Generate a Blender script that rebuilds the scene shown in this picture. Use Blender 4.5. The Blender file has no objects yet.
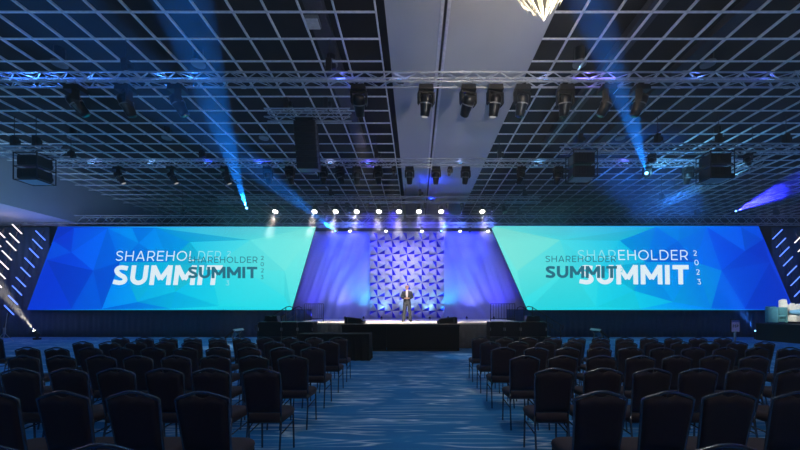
import bpy, bmesh, math, random
from mathutils import Vector, Matrix
from mathutils.geometry import delaunay_2d_cdt
random.seed(7)
PI = math.pi
scene = bpy.context.scene
C = scene.collection

# ------------------------------------------------------------------ camera, world, exposure
CAM_H, F_PX, VPX, VPY = 1.60, 345.0, 416.0, 310.0
cam_d = bpy.data.cameras.new('camera')
cam = bpy.data.objects.new('camera', cam_d); C.objects.link(cam)
cam.location = (0, 0, CAM_H); cam.rotation_euler = (PI / 2, 0, 0)
cam_d.sensor_width = 36.0; cam_d.lens = F_PX / 800 * 36.0
cam_d.shift_x = -(VPX - 400) / 800; cam_d.shift_y = (VPY - 225) / 800
cam_d.clip_start = 0.05; cam_d.clip_end = 200
scene.camera = cam
world = bpy.data.worlds.new('world'); scene.world = world
world.use_nodes = True
world.node_tree.nodes['Background'].inputs[0].default_value = (0.10, 0.22, 0.42, 1)
world.node_tree.nodes['Background'].inputs[1].default_value = 0.05
vs = scene.view_settings
vs.view_transform = 'Standard'; vs.look = 'None'; vs.gamma = 1.0; vs.exposure = 0.0
vs.use_curve_mapping = False
scene.cycles.use_denoising = True
scene.cycles.max_bounces = 6
scene.cycles.diffuse_bounces = 3
scene.cycles.glossy_bounces = 2
scene.cycles.volume_bounces = 0
scene.cycles.sample_clamp_indirect = 3.0
HAZE = 0.003

def P(px, py, d):
    """a point of the hall: picture position at a known distance from the lens"""
    return Vector(((px - VPX) / F_PX * d, d, CAM_H + (VPY - py) / F_PX * d))
def PX(px, d): return (px - VPX) / F_PX * d
def PZ(py, d): return CAM_H + (VPY - py) / F_PX * d

# ------------------------------------------------------------------ materials
def lin(c): return tuple((x / 255 / 12.92) if x / 255 <= 0.04045 else ((x / 255 + 0.055) / 1.055) ** 2.4 for x in c)
MATS = {}
def mat(name, rgb, rough=0.6, metal=0.0, var=0.12, vscale=8.0, emit=None, estr=0.0, bump=0.0, bscale=60.0, spec=0.5):
    if name in MATS: return MATS[name]
    m = bpy.data.materials.new(name); m.use_nodes = True
    nt = m.node_tree; b = nt.nodes['Principled BSDF']
    c = lin(rgb)
    tc = nt.nodes.new('ShaderNodeTexCoord')
    nz = nt.nodes.new('ShaderNodeTexNoise'); nz.inputs['Scale'].default_value = vscale; nz.inputs['Detail'].default_value = 4
    nt.links.new(tc.outputs['Object'], nz.inputs['Vector'])
    rp = nt.nodes.new('ShaderNodeValToRGB')
    rp.color_ramp.elements[0].position = 0.3; rp.color_ramp.elements[1].position = 0.7
    rp.color_ramp.elements[0].color = (*[x * (1 - var) for x in c], 1)
    rp.color_ramp.elements[1].color = (*[min(1, x * (1 + var)) for x in c], 1)
    nt.links.new(nz.outputs['Fac'], rp.inputs['Fac'])
    nt.links.new(rp.outputs['Color'], b.inputs['Base Color'])
    b.inputs['Roughness'].default_value = rough; b.inputs['Metallic'].default_value = metal
    b.inputs['Specular IOR Level'].default_value = spec
    if emit is not None:
        b.inputs['Emission Color'].default_value = (*lin(emit), 1); b.inputs['Emission Strength'].default_value = estr
    if bump:
        n2 = nt.nodes.new('ShaderNodeTexNoise'); n2.inputs['Scale'].default_value = bscale
        nt.links.new(tc.outputs['Object'], n2.inputs['Vector'])
        bp = nt.nodes.new('ShaderNodeBump'); bp.inputs['Strength'].default_value = bump; bp.inputs['Distance'].default_value = 0.01
        nt.links.new(n2.outputs['Fac'], bp.inputs['Height']); nt.links.new(bp.outputs['Normal'], b.inputs['Normal'])
    MATS[name] = m
    return m
def emat(name, rgb, s=1.0):
    if name in MATS: return MATS[name]
    m = bpy.data.materials.new(name); m.use_nodes = True
    nt = m.node_tree; nt.nodes.clear()
    o = nt.nodes.new('ShaderNodeOutputMaterial'); e = nt.nodes.new('ShaderNodeEmission')
    e.inputs[0].default_value = (*lin(rgb), 1); e.inputs[1].default_value = s
    nt.links.new(e.outputs[0], o.inputs[0]); MATS[name] = m
    return m

M_BLACK = mat('black_paint', (26, 27, 30), 0.45)
M_BLACKM = mat('black_metal', (30, 31, 34), 0.32, 0.3)
M_RUBBER = mat('black_rubber', (18, 18, 20), 0.8)
M_ALU = mat('aluminium', (186, 190, 198), 0.4, 0.35)
M_BAR = mat('grid_bar_paint', (214, 218, 224), 0.5, bump=0.05)
M_VOID = mat('dark_plenum', (9, 12, 17), 0.9, vscale=1.2, var=0.4)
M_STRIP = mat('grey_plaster', (172, 176, 184), 0.85, vscale=0.7, var=0.05, bump=0.05)
M_TRACK = mat('pale_track', (215, 218, 224), 0.4, 0.3)
M_FASCIA = mat('fascia_plaster', (150, 156, 166), 0.8, vscale=0.6, var=0.06)
M_WALL = mat('dark_wall', (40, 46, 60), 0.85, vscale=0.8)
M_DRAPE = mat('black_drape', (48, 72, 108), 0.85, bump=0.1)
M_SKIRT = mat('grey_skirt', (120, 117, 116), 0.85, bump=0.1)
M_CHAIRF = mat('chair_fabric', (52, 47, 58), 0.9, var=0.25, vscale=220, bump=0.25, bscale=500)
M_CHAIRM = mat('chair_frame', (104, 112, 126), 0.25, 0.8)
M_DECK = mat('cream_deck', (238, 230, 216), 0.5, var=0.04)
M_BACKDROP = mat('backdrop_cloth', (205, 205, 214), 0.7, var=0.04)
M_PANEL = mat('scenic_white', (186, 186, 194), 0.45, var=0.03)
M_CLOTH = mat('table_cloth', (22, 23, 27), 0.9)
M_GREY = mat('mid_grey', (120, 122, 126), 0.5)
M_WHITE = mat('off_white', (225, 226, 226), 0.5)
M_SKIN = mat('skin', (226, 176, 150), 0.55, var=0.05)
M_HAIR = mat('grey_hair', (120, 110, 102), 0.8)
M_SUIT = mat('charcoal_suit', (52, 58, 68), 0.85, var=0.15)
M_SHIRT = mat('white_shirt', (225, 226, 230), 0.8)
M_SHOE = mat('black_leather', (14, 13, 13), 0.35)
M_TEAL = mat('teal_upholstery', (84, 150, 160), 0.75)
M_CREAM = mat('cream_upholstery', (226, 224, 212), 0.75)
M_SKYC = mat('pale_blue_upholstery', (120, 180, 215), 0.75)
M_LENSOFF = mat('dark_glass', (30, 34, 44), 0.08, 0.2)
M_LAMP = emat('lamp_white', (255, 250, 244), 12.0)
M_LAMPB = emat('lamp_blue', (120, 190, 255), 5.0)
M_LAMPDIM = emat('lamp_dim', (235, 236, 240), .4)
M_TUBEB = emat('tube_blue', (84, 124, 255), 2.4)
M_TUBEW = emat('tube_white', (255, 240, 244), 2.2)
M_TUBEG = emat('tube_glow_blue', (40, 80, 255), 1.2)

# ------------------------------------------------------------------ mesh helpers
class MB:
    def __init__(s): s.v = []; s.f = []
    def add(s, vs, fs):
        n = len(s.v); s.v += [tuple(p) for p in vs]; s.f += [tuple(i + n for i in f) for f in fs]
    def box(s, c, size, rot=None, taper=None):
        hx, hy, hz = size[0] / 2, size[1] / 2, size[2] / 2
        pts = []
        for z in (-1, 1):
            t = taper if (taper and z > 0) else 1.0
            for x, y in ((-1, -1), (1, -1), (1, 1), (-1, 1)):
                p = Vector((x * hx * t, y * hy * t, z * hz))
                if rot is not None: p = rot @ p
                pts.append(p + Vector(c))
        s.add(pts, [(3, 2, 1, 0), (4, 5, 6, 7), (0, 1, 5, 4), (1, 2, 6, 5), (2, 3, 7, 6), (3, 0, 4, 7)])
        return s
    def tube(s, pts, r, n=8, cap=True):
        pts = [Vector(p) for p in pts]
        rr = r if isinstance(r, (list, tuple)) else [r] * len(pts)
        d0 = (pts[1] - pts[0]).normalized()
        u = d0.orthogonal().normalized()
        rings = []
        for i, p in enumerate(pts):
            if i == 0: t = pts[1] - pts[0]
            elif i == len(pts) - 1: t = pts[-1] - pts[-2]
            else: t = (pts[i + 1] - p).normalized() + (p - pts[i - 1]).normalized()
            t.normalize()
            u = (u - t * u.dot(t))
            u = u.normalized() if u.length > 1e-6 else t.orthogonal().normalized()
            w = t.cross(u)
            rings.append([p + (u * math.cos(2 * PI * k / n) + w * math.sin(2 * PI * k / n)) * rr[i] for k in range(n)])
        vs = [q for ring in rings for q in ring]; fs = []
        for i in range(len(pts) - 1):
            for k in range(n):
                a, b = i * n + k, i * n + (k + 1) % n
                fs.append((a, b, b + n, a + n))
        if cap:
            fs.append(tuple(reversed(range(n)))); fs.append(tuple(range((len(pts) - 1) * n, len(pts) * n)))
        s.add(vs, fs); return s
    def lathe(s, prof, n=16, M=None):
        """profile of (radius, z) about local z, optionally moved by matrix M"""
        vs = []; fs = []
        for r, z in prof:
            for k in range(n):
                p = Vector((r * math.cos(2 * PI * k / n), r * math.sin(2 * PI * k / n), z))
                vs.append(M @ p if M is not None else p)
        for i in range(len(prof) - 1):
            for k in range(n):
                a, b = i * n + k, i * n + (k + 1) % n
                fs.append((a, b, b + n, a + n))
        fs.append(tuple(reversed(range(n)))); fs.append(tuple(range((len(prof) - 1) * n, len(prof) * n)))
        s.add(vs, fs); return s
    def prism(s, poly, y0, y1, M=None):
        """polygon in the x-z plane pushed from y0 to y1"""
        n = len(poly)
        pts = [Vector((x, y0, z)) for x, z in poly] + [Vector((x, y1, z)) for x, z in poly]
        if M is not None: pts = [M @ p for p in pts]
        s.add(pts, [tuple(range(n)), tuple(reversed(range(n, 2 * n)))] + [(i, i + n, (i + 1) % n + n, (i + 1) % n) for i in range(n)])
        return s
    def mesh(s, name, m=None, smooth=False):
        me = bpy.data.meshes.new(name); me.from_pydata(s.v, [], s.f)
        bm = bmesh.new(); bm.from_mesh(me); bmesh.ops.recalc_face_normals(bm, faces=bm.faces); bm.to_mesh(me); bm.free()
        if smooth:
            for p in me.polygons: p.use_smooth = True
        if m: me.materials.append(m)
        me.update(); return me
    def build(s, name, m, parent=None, smooth=False, bevel=0.0, loc=None):
        return link(name, s.mesh(name, m, smooth), parent, bevel, loc)
def link(name, data, parent=None, bevel=0.0, loc=None):
    o = bpy.data.objects.new(name, data); C.objects.link(o)
    if parent: o.parent = parent
    if loc is not None: o.location = loc
    if bevel:
        b = o.modifiers.new('edge', 'BEVEL'); b.width = bevel; b.segments = 2; b.limit_method = 'ANGLE'
    return o
def tag(o, label=None, cat=None, group=None, kind=None):
    if label: o['label'] = label
    if cat: o['category'] = cat
    if group: o['group'] = group
    if kind: o['kind'] = kind
    return o
def thing(name, label, cat, loc=(0, 0, 0), rotz=0.0, group=None):
    o = bpy.data.objects.new(name, None); C.objects.link(o); o.empty_display_size = 0.1
    o.location = loc; o.rotation_euler = (0, 0, rotz)
    return tag(o, label, cat, group)
def struct(name, mb, m, label, parent=None, cat=None):
    o = mb.build(name, m, parent)
    if parent is None: tag(o, label, cat or name.split('_')[0], kind='structure')
    return o
ORD = ['first', 'second', 'third', 'fourth', 'fifth', 'sixth', 'seventh', 'eighth', 'ninth', 'tenth', 'eleventh', 'twelfth', 'thirteenth', 'fourteenth', 'fifteenth', 'sixteenth', 'seventeenth']
def spot(name, loc, target, energy, color, size_deg, blend=0.3, radius=0.05, parent=None):
    l = bpy.data.lights.new(name, 'SPOT'); l.energy = energy; l.color = lin(color); l.spot_size = math.radians(size_deg)
    l.spot_blend = blend; l.shadow_soft_size = radius
    o = bpy.data.objects.new(name, l); C.objects.link(o)
    o.location = loc
    o.rotation_euler = (Vector(target) - Vector(loc)).to_track_quat('-Z', 'Y').to_euler()
    if parent:                                  # parents of lamps carry no rotation
        k = parent.scale[0]
        o.parent = parent; o.location = (Vector(loc) - parent.location) / k; o.scale = (1 / k,) * 3
    return o

# ------------------------------------------------------------------ the hall
CEIL = 9.0; DC = CEIL - CAM_H; CELL = 0.849
XL, XR, YB, YF = -20.25, 30.0, 27.0, -4.0
SOF = 6.8
# carpet
def carpet():
    m = bpy.data.materials.new('blue_carpet'); m.use_nodes = True
    nt = m.node_tree; b = nt.nodes['Principled BSDF']; L = nt.links.new
    tc = nt.nodes.new('ShaderNodeTexCoord')
    def streak(sx, sy, rot, lo, hi, seed, dist):
        mp = nt.nodes.new('ShaderNodeMapping'); mp.inputs['Scale'].default_value = (sx, sy, 1); mp.inputs['Rotation'].default_value = (0, 0, rot); mp.inputs['Location'].default_value = (seed, seed * .37, 0)
        L(tc.outputs['Object'], mp.inputs['Vector'])
        n = nt.nodes.new('ShaderNodeTexNoise'); n.inputs['Scale'].default_value = 1.0; n.inputs['Detail'].default_value = 1.5; n.inputs['Distortion'].default_value = dist
        L(mp.outputs[0], n.inputs['Vector'])
        s = nt.nodes.new('ShaderNodeMath'); s.operation = 'SUBTRACT'; s.inputs[1].default_value = 0.5; L(n.outputs['Fac'], s.inputs[0])
        a = nt.nodes.new('ShaderNodeMath'); a.operation = 'ABSOLUTE'; L(s.outputs[0], a.inputs[0])
        r = nt.nodes.new('ShaderNodeMapRange'); r.inputs[1].default_value = lo; r.inputs[2].default_value = hi; r.inputs[3].default_value = 1; r.inputs[4].default_value = 0
        L(a.outputs[0], r.inputs[0]); return r.outputs[0]
    s1 = streak(0.40, 4.2, 0.09, 0.0, 0.026, 3.1, 0.15)
    s2 = streak(0.34, 3.6, -0.12, 0.0, 0.022, 11.7, 0.12)
    mx = nt.nodes.new('ShaderNodeMath'); mx.operation = 'MAXIMUM'; L(s1, mx.inputs[0]); L(s2, mx.inputs[1])
    br = nt.nodes.new('ShaderNodeTexNoise'); br.inputs['Scale'].default_value = 1.3; br.inputs['Detail'].default_value = 3
    L(tc.outputs['Object'], br.inputs['Vector'])
    bm_ = nt.nodes.new('ShaderNodeMapRange'); bm_.inputs[1].default_value = 0.36; bm_.inputs[2].default_value = 0.54; L(br.outputs['Fac'], bm_.inputs[0])
    ml = nt.nodes.new('ShaderNodeMath'); ml.operation = 'MULTIPLY'; L(mx.outputs[0], ml.inputs[0]); L(bm_.outputs[0], ml.inputs[1])
    big = nt.nodes.new('ShaderNodeTexNoise'); big.inputs['Scale'].default_value = 1.0
    mpb = nt.nodes.new('ShaderNodeMapping'); mpb.inputs['Scale'].default_value = (0.5, 2.2, 1); L(tc.outputs['Object'], mpb.inputs[0]); L(mpb.outputs[0], big.inputs['Vector'])
    base = nt.nodes.new('ShaderNodeMix'); base.data_type = 'RGBA'
    base.inputs[6].default_value = (*lin((28, 104, 170)), 1); base.inputs[7].default_value = (*lin((44, 140, 206)), 1)
    L(big.outputs['Fac'], base.inputs[0])
    fin = nt.nodes.new('ShaderNodeMix'); fin.data_type = 'RGBA'; L(ml.outputs[0], fin.inputs[0]); L(base.outputs[2], fin.inputs[6])
    fin.inputs[7].default_value = (*lin((190, 218, 240)), 1)
    L(fin.outputs[2], b.inputs['Base Color']); b.inputs['Roughness'].default_value = 0.9
    b.inputs['Specular IOR Level'].default_value = 0.25
    n3 = nt.nodes.new('ShaderNodeTexNoise'); n3.inputs['Scale'].default_value = 90
    L(tc.outputs['Object'], n3.inputs['Vector'])
    bp = nt.nodes.new('ShaderNodeBump'); bp.inputs['Strength'].default_value = 0.3; bp.inputs['Distance'].default_value = 0.01
    L(n3.outputs['Fac'], bp.inputs['Height']); L(bp.outputs[0], b.inputs['Normal'])
    return m
struct('floor', MB().box(((XR - 30) / 2, (YB + YF) / 2, -0.05), (XR + 30, YB - YF, 0.1)), carpet(), 'dark blue carpet with pale wispy streaks')
struct('wall_back', MB().box((0, YB + 0.1, CEIL / 2 + .5), (60, 0.2, CEIL + 1.0)), M_WALL, 'dark wall behind the screens')
struct('wall_left', MB().box((-30.1, (YB + YF) / 2, SOF / 2), (0.2, YB - YF, SOF)), M_WALL, 'dark side wall under the low ceiling')
struct('wall_right', MB().box((XR + .1, (YB + YF) / 2, CEIL / 2 + .5), (0.2, YB - YF, CEIL + 1.0)), M_WALL, 'dark side wall on the sofa side')
struct('wall_front', MB().box((0, YF - .1, CEIL / 2 + .5), (60, 0.2, CEIL + 1.0)), M_WALL, 'dark wall at the rear of the hall')
# bulkhead and the lower ceiling beyond it
struct('trim_1', MB().box((XL - .1, (YB + YF) / 2, (CEIL + .9 + SOF) / 2), (0.2, YB - YF, CEIL + .9 - SOF)), M_FASCIA, 'grey bulkhead where the ceiling steps down')
struct('trim_2', MB().box(((XL - 30) / 2 - .1, (YB + YF) / 2, SOF + .06), (30 + XL - .2, YB - YF, 0.12)), M_FASCIA, 'low side ceiling beyond the grey bulkhead')
# main ceiling: dark slab above an open grid of pale bars, and a plain strip
ceil = struct('ceiling', MB().box(((XL + XR) / 2, (YB + YF) / 2, CEIL + 1.0), (XR - XL, YB - YF, 0.2)), M_VOID, 'dark ceiling with an open grid of pale bars')
SX0, SX1, TRX = -0.103 * DC, 0.466 * DC, 0.098 * DC
MB().box(((SX0 + SX1) / 2, (YB + YF) / 2, CEIL + .45), (SX1 - SX0, YB - YF, 0.9)).build('ceiling_strip', M_STRIP, ceil)
for dx in (-0.085, 0.085):
    MB().box((TRX + dx, (YB + YF) / 2, CEIL - .006), (0.075, YB - YF, 0.03)).build('track_rail', M_TRACK, ceil)
MB().box((TRX, (YB + YF) / 2, CEIL - .002), (0.06, YB - YF, 0.012)).build('track_slot', M_RUBBER, ceil)
long_me = MB().box((0, (YB + YF) / 2, 0), (0.040, YB - YF, 0.065)).mesh('grid_bar', M_BAR)
x = -0.158 * DC
link('grid_bar', long_me, ceil, loc=(-0.135 * DC, 0, CEIL + .033))
xs = [-0.273 * DC - CELL * k for k in range(40)]
for x in xs:
    if x > XL + .1: link('grid_bar', long_me, ceil, loc=(x, 0, CEIL + .033))
for k in range(40):
    x = 0.562 * DC + CELL * 1.02 * k
    if x < XR - .1: link('grid_bar', long_me, ceil, loc=(x, 0, CEIL + .033))
wl = (-0.135 * DC) - XL; wr = XR - SX1
cl = MB().box((XL + wl / 2, 0, 0), (wl, 0.036, 0.036)).mesh('grid_bar', M_BAR)
cr = MB().box((SX1 + wr / 2, 0, 0), (wr, 0.036, 0.036)).mesh('grid_bar', M_BAR)
for k in range(-9, 22):
    y = 8.59 + .851 * k
    link('grid_bar', cl, ceil, loc=(0, y, CEIL + .020)); link('grid_bar', cr, ceil, loc=(0, y, CEIL + .020))
# ducts in the dark void (plain runs seen between the bars)
for px, d, w in ((312, 8.7, .5), (640, 9.5, .4), (700, 10.5, .5)):
    MB().box((PX(px, d), 12, CEIL + .48), (w, 9, 0.24)).build('duct', mat('dark_duct', (40, 46, 56), .6), ceil, bevel=.03)

# ------------------------------------------------------------------ haze that carries the beams
def haze(name, dens, c, size, label):
    m = bpy.data.materials.new(name); m.use_nodes = True
    nt = m.node_tree; nt.nodes.clear()
    o = nt.nodes.new('ShaderNodeOutputMaterial'); v = nt.nodes.new('ShaderNodeVolumeScatter')
    v.inputs['Density'].default_value = dens; v.inputs['Anisotropy'].default_value = 0.25
    v.inputs['Color'].default_value = (0.9, 0.95, 1, 1)
    nt.links.new(v.outputs[0], o.inputs['Volume'])
    tag(MB().box(c, size).build(name, m), label, 'haze', kind='stuff')
haze('hall_haze', HAZE, (0, 11.5, 4.48), (58, 29, 8.9), 'thin stage haze hanging in the hall air')
haze('screen_haze', 0.04, (0, 18.4, 7.7), (46, 3.4, 2.3), 'bluish haze drifting above the two screens')
haze('stage_haze', 0.06, (-1.2, 18.75, 6.45), (19, 1.9, 1.9), 'thicker haze drifting under the stage truss lamps')

# ------------------------------------------------------------------ chairs
def crown(w, z0, n=14, dz=0.0):
    """camel-back outline from -w to w: shoulders then a shallow arch"""
    out = []
    for i in range(n + 1):
        t = -1 + 2 * i / n
        a = abs(t)
        z = z0 - 0.008 * min(1, a / .35) ** 2 - 0.038 * max(0, (a - 0.30) / 0.70)
        if a > 0.97: z -= 0.006
        out.append((t * w, z + dz))
    return out
def lean(z): return -0.185 - 0.10 * max(0, (z - 0.44) / 0.5)
def make_chair():
    r = thing('banquet_chair', 'x', 'chair')
    # seat cushion with rounded edges
    rings = []
    prof = [(0.00, 0.395), (0.012, 0.392), (0.0, 0.405), (-0.006, 0.43), (0.0, 0.455), (0.022, 0.472), (0.08, 0.482)]
    sm = MB(); vs = []; n = 28
    for ins, z in prof:
        for k in range(n):
            a = 2 * PI * k / n
            cx, cy = math.cos(a), math.sin(a)
            q = (abs(cx) ** 5 + abs(cy) ** 5) ** (-1 / 5)
            X = cx * q * (0.222 - ins); Y = cy * q * (0.218 - ins) + 0.0
            X *= 1.0 + 0.05 * (Y / 0.218)
            vs.append((X, Y, z))
    fs = []
    for i in range(len(prof) - 1):
        for k in range(n):
            a, b = i * n + k, i * n + (k + 1) % n
            fs.append((a, b, b + n, a + n))
    fs.append(tuple(range((len(prof) - 1) * n, len(prof) * n))); fs.append(tuple(reversed(range(n))))
    sm.add(vs, fs); sm.build('seat', M_CHAIRF, r, smooth=True)
    # back pad
    N = 14
    top = crown(0.198, 0.925, N)
    top = [(x, z - (0.028 * max(0, 1 - (x / 0.062) ** 2))) for x, z in top]
    bp = MB(); vs = []; rows = 9
    for side in (0, 1):
        for j in range(rows + 1):
            for i, (x, zt) in enumerate(top):
                z = 0.50 + (zt - 0.50) * j / rows
                e = min(1, (1 - abs(x) / 0.198) / 0.12) * min(1, j / 1.0) * min(1, (rows - j) / 1.0)
                th = 0.010 + 0.016 * max(0, e) ** .5
                xx = x * (0.93 + 0.07 * min(1, (z - .5) / .3))
                vs.append((xx, lean(z) + (th if side else -th), z))
    W = N + 1; H = rows + 1; fs = []
    for side in (0, 1):
        o = side * W * H
        for j in range(rows):
            for i in range(N):
                a = o + j * W + i
                fs.append((a, a + 1, a + 1 + W, a + W))
    o = W * H
    for j in range(rows):
        for i in (0, N):
            a = j * W + i; fs.append((a, a + W, a + W + o, a + o))
    for i in range(N):
        for j in (0, rows):
            a = j * W + i; fs.append((a, a + 1, a + 1 + o, a + o))
    bp.add(vs, fs); bp.build('backrest', M_CHAIRF, r, smooth=True)
    # frame tube round the pad
    path = [(-0.188, lean(.44), .44), (-0.196, lean(.6), .6), (-0.208, lean(.8), .8)]
    path += [(x, lean(z), z) for x, z in crown(0.212, 0.94, 14)]
    path += [(0.208, lean(.8), .8), (0.196, lean(.6), .6), (0.188, lean(.44), .44)]
    MB().tube(path, 0.0115, 7).build('back_frame', M_CHAIRM, r, smooth=True)
    MB().tube([(-.188, lean(.5), .495), (.188, lean(.5), .495)], 0.009, 6).build('back_rail', M_CHAIRM, r, smooth=True)
    f = MB()
    f.tube([(-.195, .19, .388), (.195, .19, .388)], .011, 6); f.tube([(-.19, -.185, .388), (.19, -.185, .388)], .011, 6)
    f.tube([(-.19, -.185, .388), (-.195, .19, .388)], .011, 6); f.tube([(.19, -.185, .388), (.195, .19, .388)], .011, 6)
    f.build('seat_frame', M_CHAIRM, r, smooth=True)
    for s in (-1, 1):
        MB().tube([(s * .188, lean(.44), .445), (s * .19, -.19, .36), (s * .195, -.265, 0.0)], .0115, 7).build('leg', M_CHAIRM, r, smooth=True)
        MB().tube([(s * .195, .19, .395), (s * .200, .205, 0.0)], .0115, 7).build('leg', M_CHAIRM, r, smooth=True)
        MB().tube([(s * .192, -.212, .27), (s * .197, .197, .30)], .008, 6).build('stretcher', M_CHAIRM, r, smooth=True)
        MB().tube([(s * .192, -.20, .30), (s * .15, -.12, .39)], .007, 6).build('brace', M_CHAIRM, r, smooth=True)
    return r
def copy_tree(o, parent=None):
    c = o.copy(); C.objects.link(c); c.parent = parent
    for ch in list(KIDS.get(o.name, [])): copy_tree(ch, c)
    return c
KIDS = {}
def note_kids(o):
    KIDS[o.name] = list(o.children)
    for c in o.children: note_kids(c)
chair0 = make_chair(); note_kids(chair0)
chair_used = [False]
def place_chair(x, y, label, group, rz=0.0):
    if not chair_used[0]: o = chair0; chair_used[0] = True
    else: o = copy_tree(chair0)
    o.location = (x * KC, y * KC, 0); o.rotation_euler = (0, 0, rz); o.scale = (KC, KC, 1.055)
    tag(o, label, 'chair', group)
KC = 0.92                                          # plan scale of chairs and rows
ROWY = [1.68 + 1.10 * k for k in range(7)]        # distance of the chair tops
ROWN = ['seventh row from the stage', 'sixth row from the stage', 'fifth row from the stage', 'fourth row from the stage', 'third row from the stage', 'second row from the stage', 'first row before the stage']
for k in range(1, 7):
    y = ROWY[k] + .285
    pl = (0, .56, .545, .56, .565, .57, .585)[k]; pr = (0, .53, .537, .551, .56, .57, .58)[k]; er = (0, 1.275, 1.35, 1.35, 1.325, 1.325, 1.33)[k]
    for side, edge, n, pc in ((-1, -1.495 - .028 * (k - 1), 10, pl), (1, er, 11, pr)):
        for j in range(n):
            x = edge + side * (.225 + pc * j)
            p = VPX + (x - side * .25) / (y + .2) * F_PX
            if p < -8 or p > 808: continue
            sd = 'speaker-column block' if side < 0 else 'sofa-side block'
            place_chair(x + random.uniform(-.012, .012), y + random.uniform(-.02, .02), 'black banquet chair, %s, %s, %s from the aisle' % (sd, ROWN[k], ORD[j]),
                        'banquet chairs in the ' + sd, random.uniform(-.025, .025))
for x, lb in ((-1.53, 'black banquet chair cut by the frame, seventh row, aisle end of speaker-column block'), (-2.10, 'black banquet chair cut by the frame, seventh row, second in speaker-column block')):
    place_chair(x, ROWY[0] + .285, lb, 'banquet chairs in the speaker-column block')
place_chair(1.52, ROWY[0] + .285, 'black banquet chair cut by the frame, seventh row, aisle end of sofa-side block', 'banquet chairs in the sofa-side block')
place_chair(-10.15, ROWY[6] + .285, 'black banquet chair beyond the side aisle, level with the first row', 'banquet chairs beyond the side aisle')

# ------------------------------------------------------------------ stage
STG = 1.05
st = thing('stage', 'low stage with cream deck, grey pleated skirt and black thrust front', 'stage', (0, 0, 0))
MB().box((-0.3, 17.85, STG - .04), (10.6, 6.7, .08)).build('deck', M_DECK, st)
MB().box((-0.6, 14.0, STG - .04), (4.6, 1.0, .08)).build('deck', M_DECK, st)
MB().box((-0.3, 17.85, (STG - .08) / 2), (10.4, 6.5, STG - .08)).build('deck_frame', M_BLACK, st)
def pleat(x0, x1, y, z0, z1, name, m, parent, amp=.03, per=.22, normal=1, nz=2):
    n = max(8, int((x1 - x0) / per * 6)); vs = []; fs = []
    for j in range(nz + 1):
        z = z0 + (z1 - z0) * j / nz
        for i in range(n + 1):
            x = x0 + (x1 - x0) * i / n
            a = amp * (1.0 - .45 * j / nz)
            vs.append((x, y + a * (math.sin(2 * PI * x / per + .6 * math.sin(x * 1.7)) * .5 + .5 * math.sin(2 * PI * x / per * .53 + 1) * .6), z))
    for j in range(nz):
        for i in range(n):
            a = j * (n + 1) + i; fs.append((a, a + 1, a + n + 2, a + n + 1))
    mb = MB(); mb.add(vs, fs)
    o = mb.build(name, m, parent, smooth=True)
    s = o.modifiers.new('thick', 'SOLIDIFY'); s.thickness = .008
    return o
pleat(-5.6, -2.92, 14.46, 0.0, STG - .05, 'skirt', M_SKIRT, st)
pleat(1.72, 5.0, 14.46, 0.0, STG - .05, 'skirt', M_SKIRT, st)
MB().box((-2.03, 13.52, (STG - .1) / 2), (1.73, .03, STG - .1)).build('thrust_panel', M_CLOTH, st)
MB().box((.28, 13.52, (STG - .1) / 2), (2.83, .03, STG - .1)).build('thrust_panel', M_CLOTH, st)
MB().box((-2.88, 14.0, (STG - .1) / 2), (.03, .92, STG - .1)).build('thrust_panel', M_CLOTH, st)
MB().box((1.68, 14.0, (STG - .1) / 2), (.03, .92, STG - .1)).build('thrust_panel', M_CLOTH, st)
MB().box((-0.6, 13.49, STG - .055), (4.62, .03, .09)).build('edge_trim', M_BLACK, st)
MB().box((-0.6, 13.44, .02), (4.4, .10, .04)).build('front_kick', M_BLACK, st)
# stairs on both ends
def stairs(xtop, sgn, lab):
    r = thing('stage_stairs', lab, 'stairs', (0, 0, 0))
    for k in range(5):
        z = STG - .21 * (k + 1) + .02
        MB().box((xtop + sgn * (.15 + .3 * k), 15.7, z - .02), (.3, 1.2, .04)).build('tread', M_GREY, r)
        if z > .1: MB().box((xtop + sgn * (.15 + .3 * k), 15.7, z / 2 - .02), (.26, 1.1, max(.02, z - .04))).build('riser_box', M_BLACK, r)
    for y in (15.1, 16.3):
        top = (xtop + sgn * .05, y, STG + .68); bot = (xtop + sgn * 1.35, y, .92)
        m = MB()
        m.tube([(xtop - sgn * .25, y, STG + .52), (xtop - sgn * .22, y, STG + .66), (xtop - sgn * .1, y, STG + .71), top, bot, (bot[0] + sgn * .08, y, .9), (bot[0] + sgn * .04, y, .72)], .018, 8)
        m.tube([(xtop + sgn * .05, y, STG + .36), (bot[0], y, .58)], .014, 8)
        m.build('handrail', M_BLACKM, r, smooth=True)
        for t in (0.02, .5, .97):
            xx = top[0] + (bot[0] - top[0]) * t; zz = top[2] + (bot[2] - top[2]) * t
            MB().tube([(xx, y, max(0, zz - .98)), (xx, y, zz)], .02, 8).build('rail_post', M_BLACKM, r, smooth=True)
    return r
stairs(-5.62, -1, 'stage stairs with sloping handrails on the speaker-column side')
stairs(5.02, 1, 'stage stairs with sloping handrails on the sofa side')
def guard(x0, x1, y, lab):
    r = thing('guard_rail', lab, 'railing', ((x0 + x1) / 2, y, STG))
    w = (x1 - x0) / 2
    MB().tube([(-w, 0, 0), (-w, 0, .86), (w, 0, .86), (w, 0, 0)], .022, 8).build('rail_frame', M_BLACKM, r)
    MB().tube([(-w, 0, .12), (w, 0, .12)], .016, 6).build('bottom_rail', M_BLACKM, r)
    for i in range(1, 9):
        xx = -w + 2 * w * i / 9
        MB().tube([(xx, 0, .12), (xx, 0, .86)], .011, 6).build('baluster', M_BLACKM, r)
guard(-5.55, -4.62, 17.2, 'black barred guard rail at the speaker-column end of the stage')
guard(3.72, 4.93, 17.2, 'black barred guard rail at the sofa end of the stage')
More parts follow.
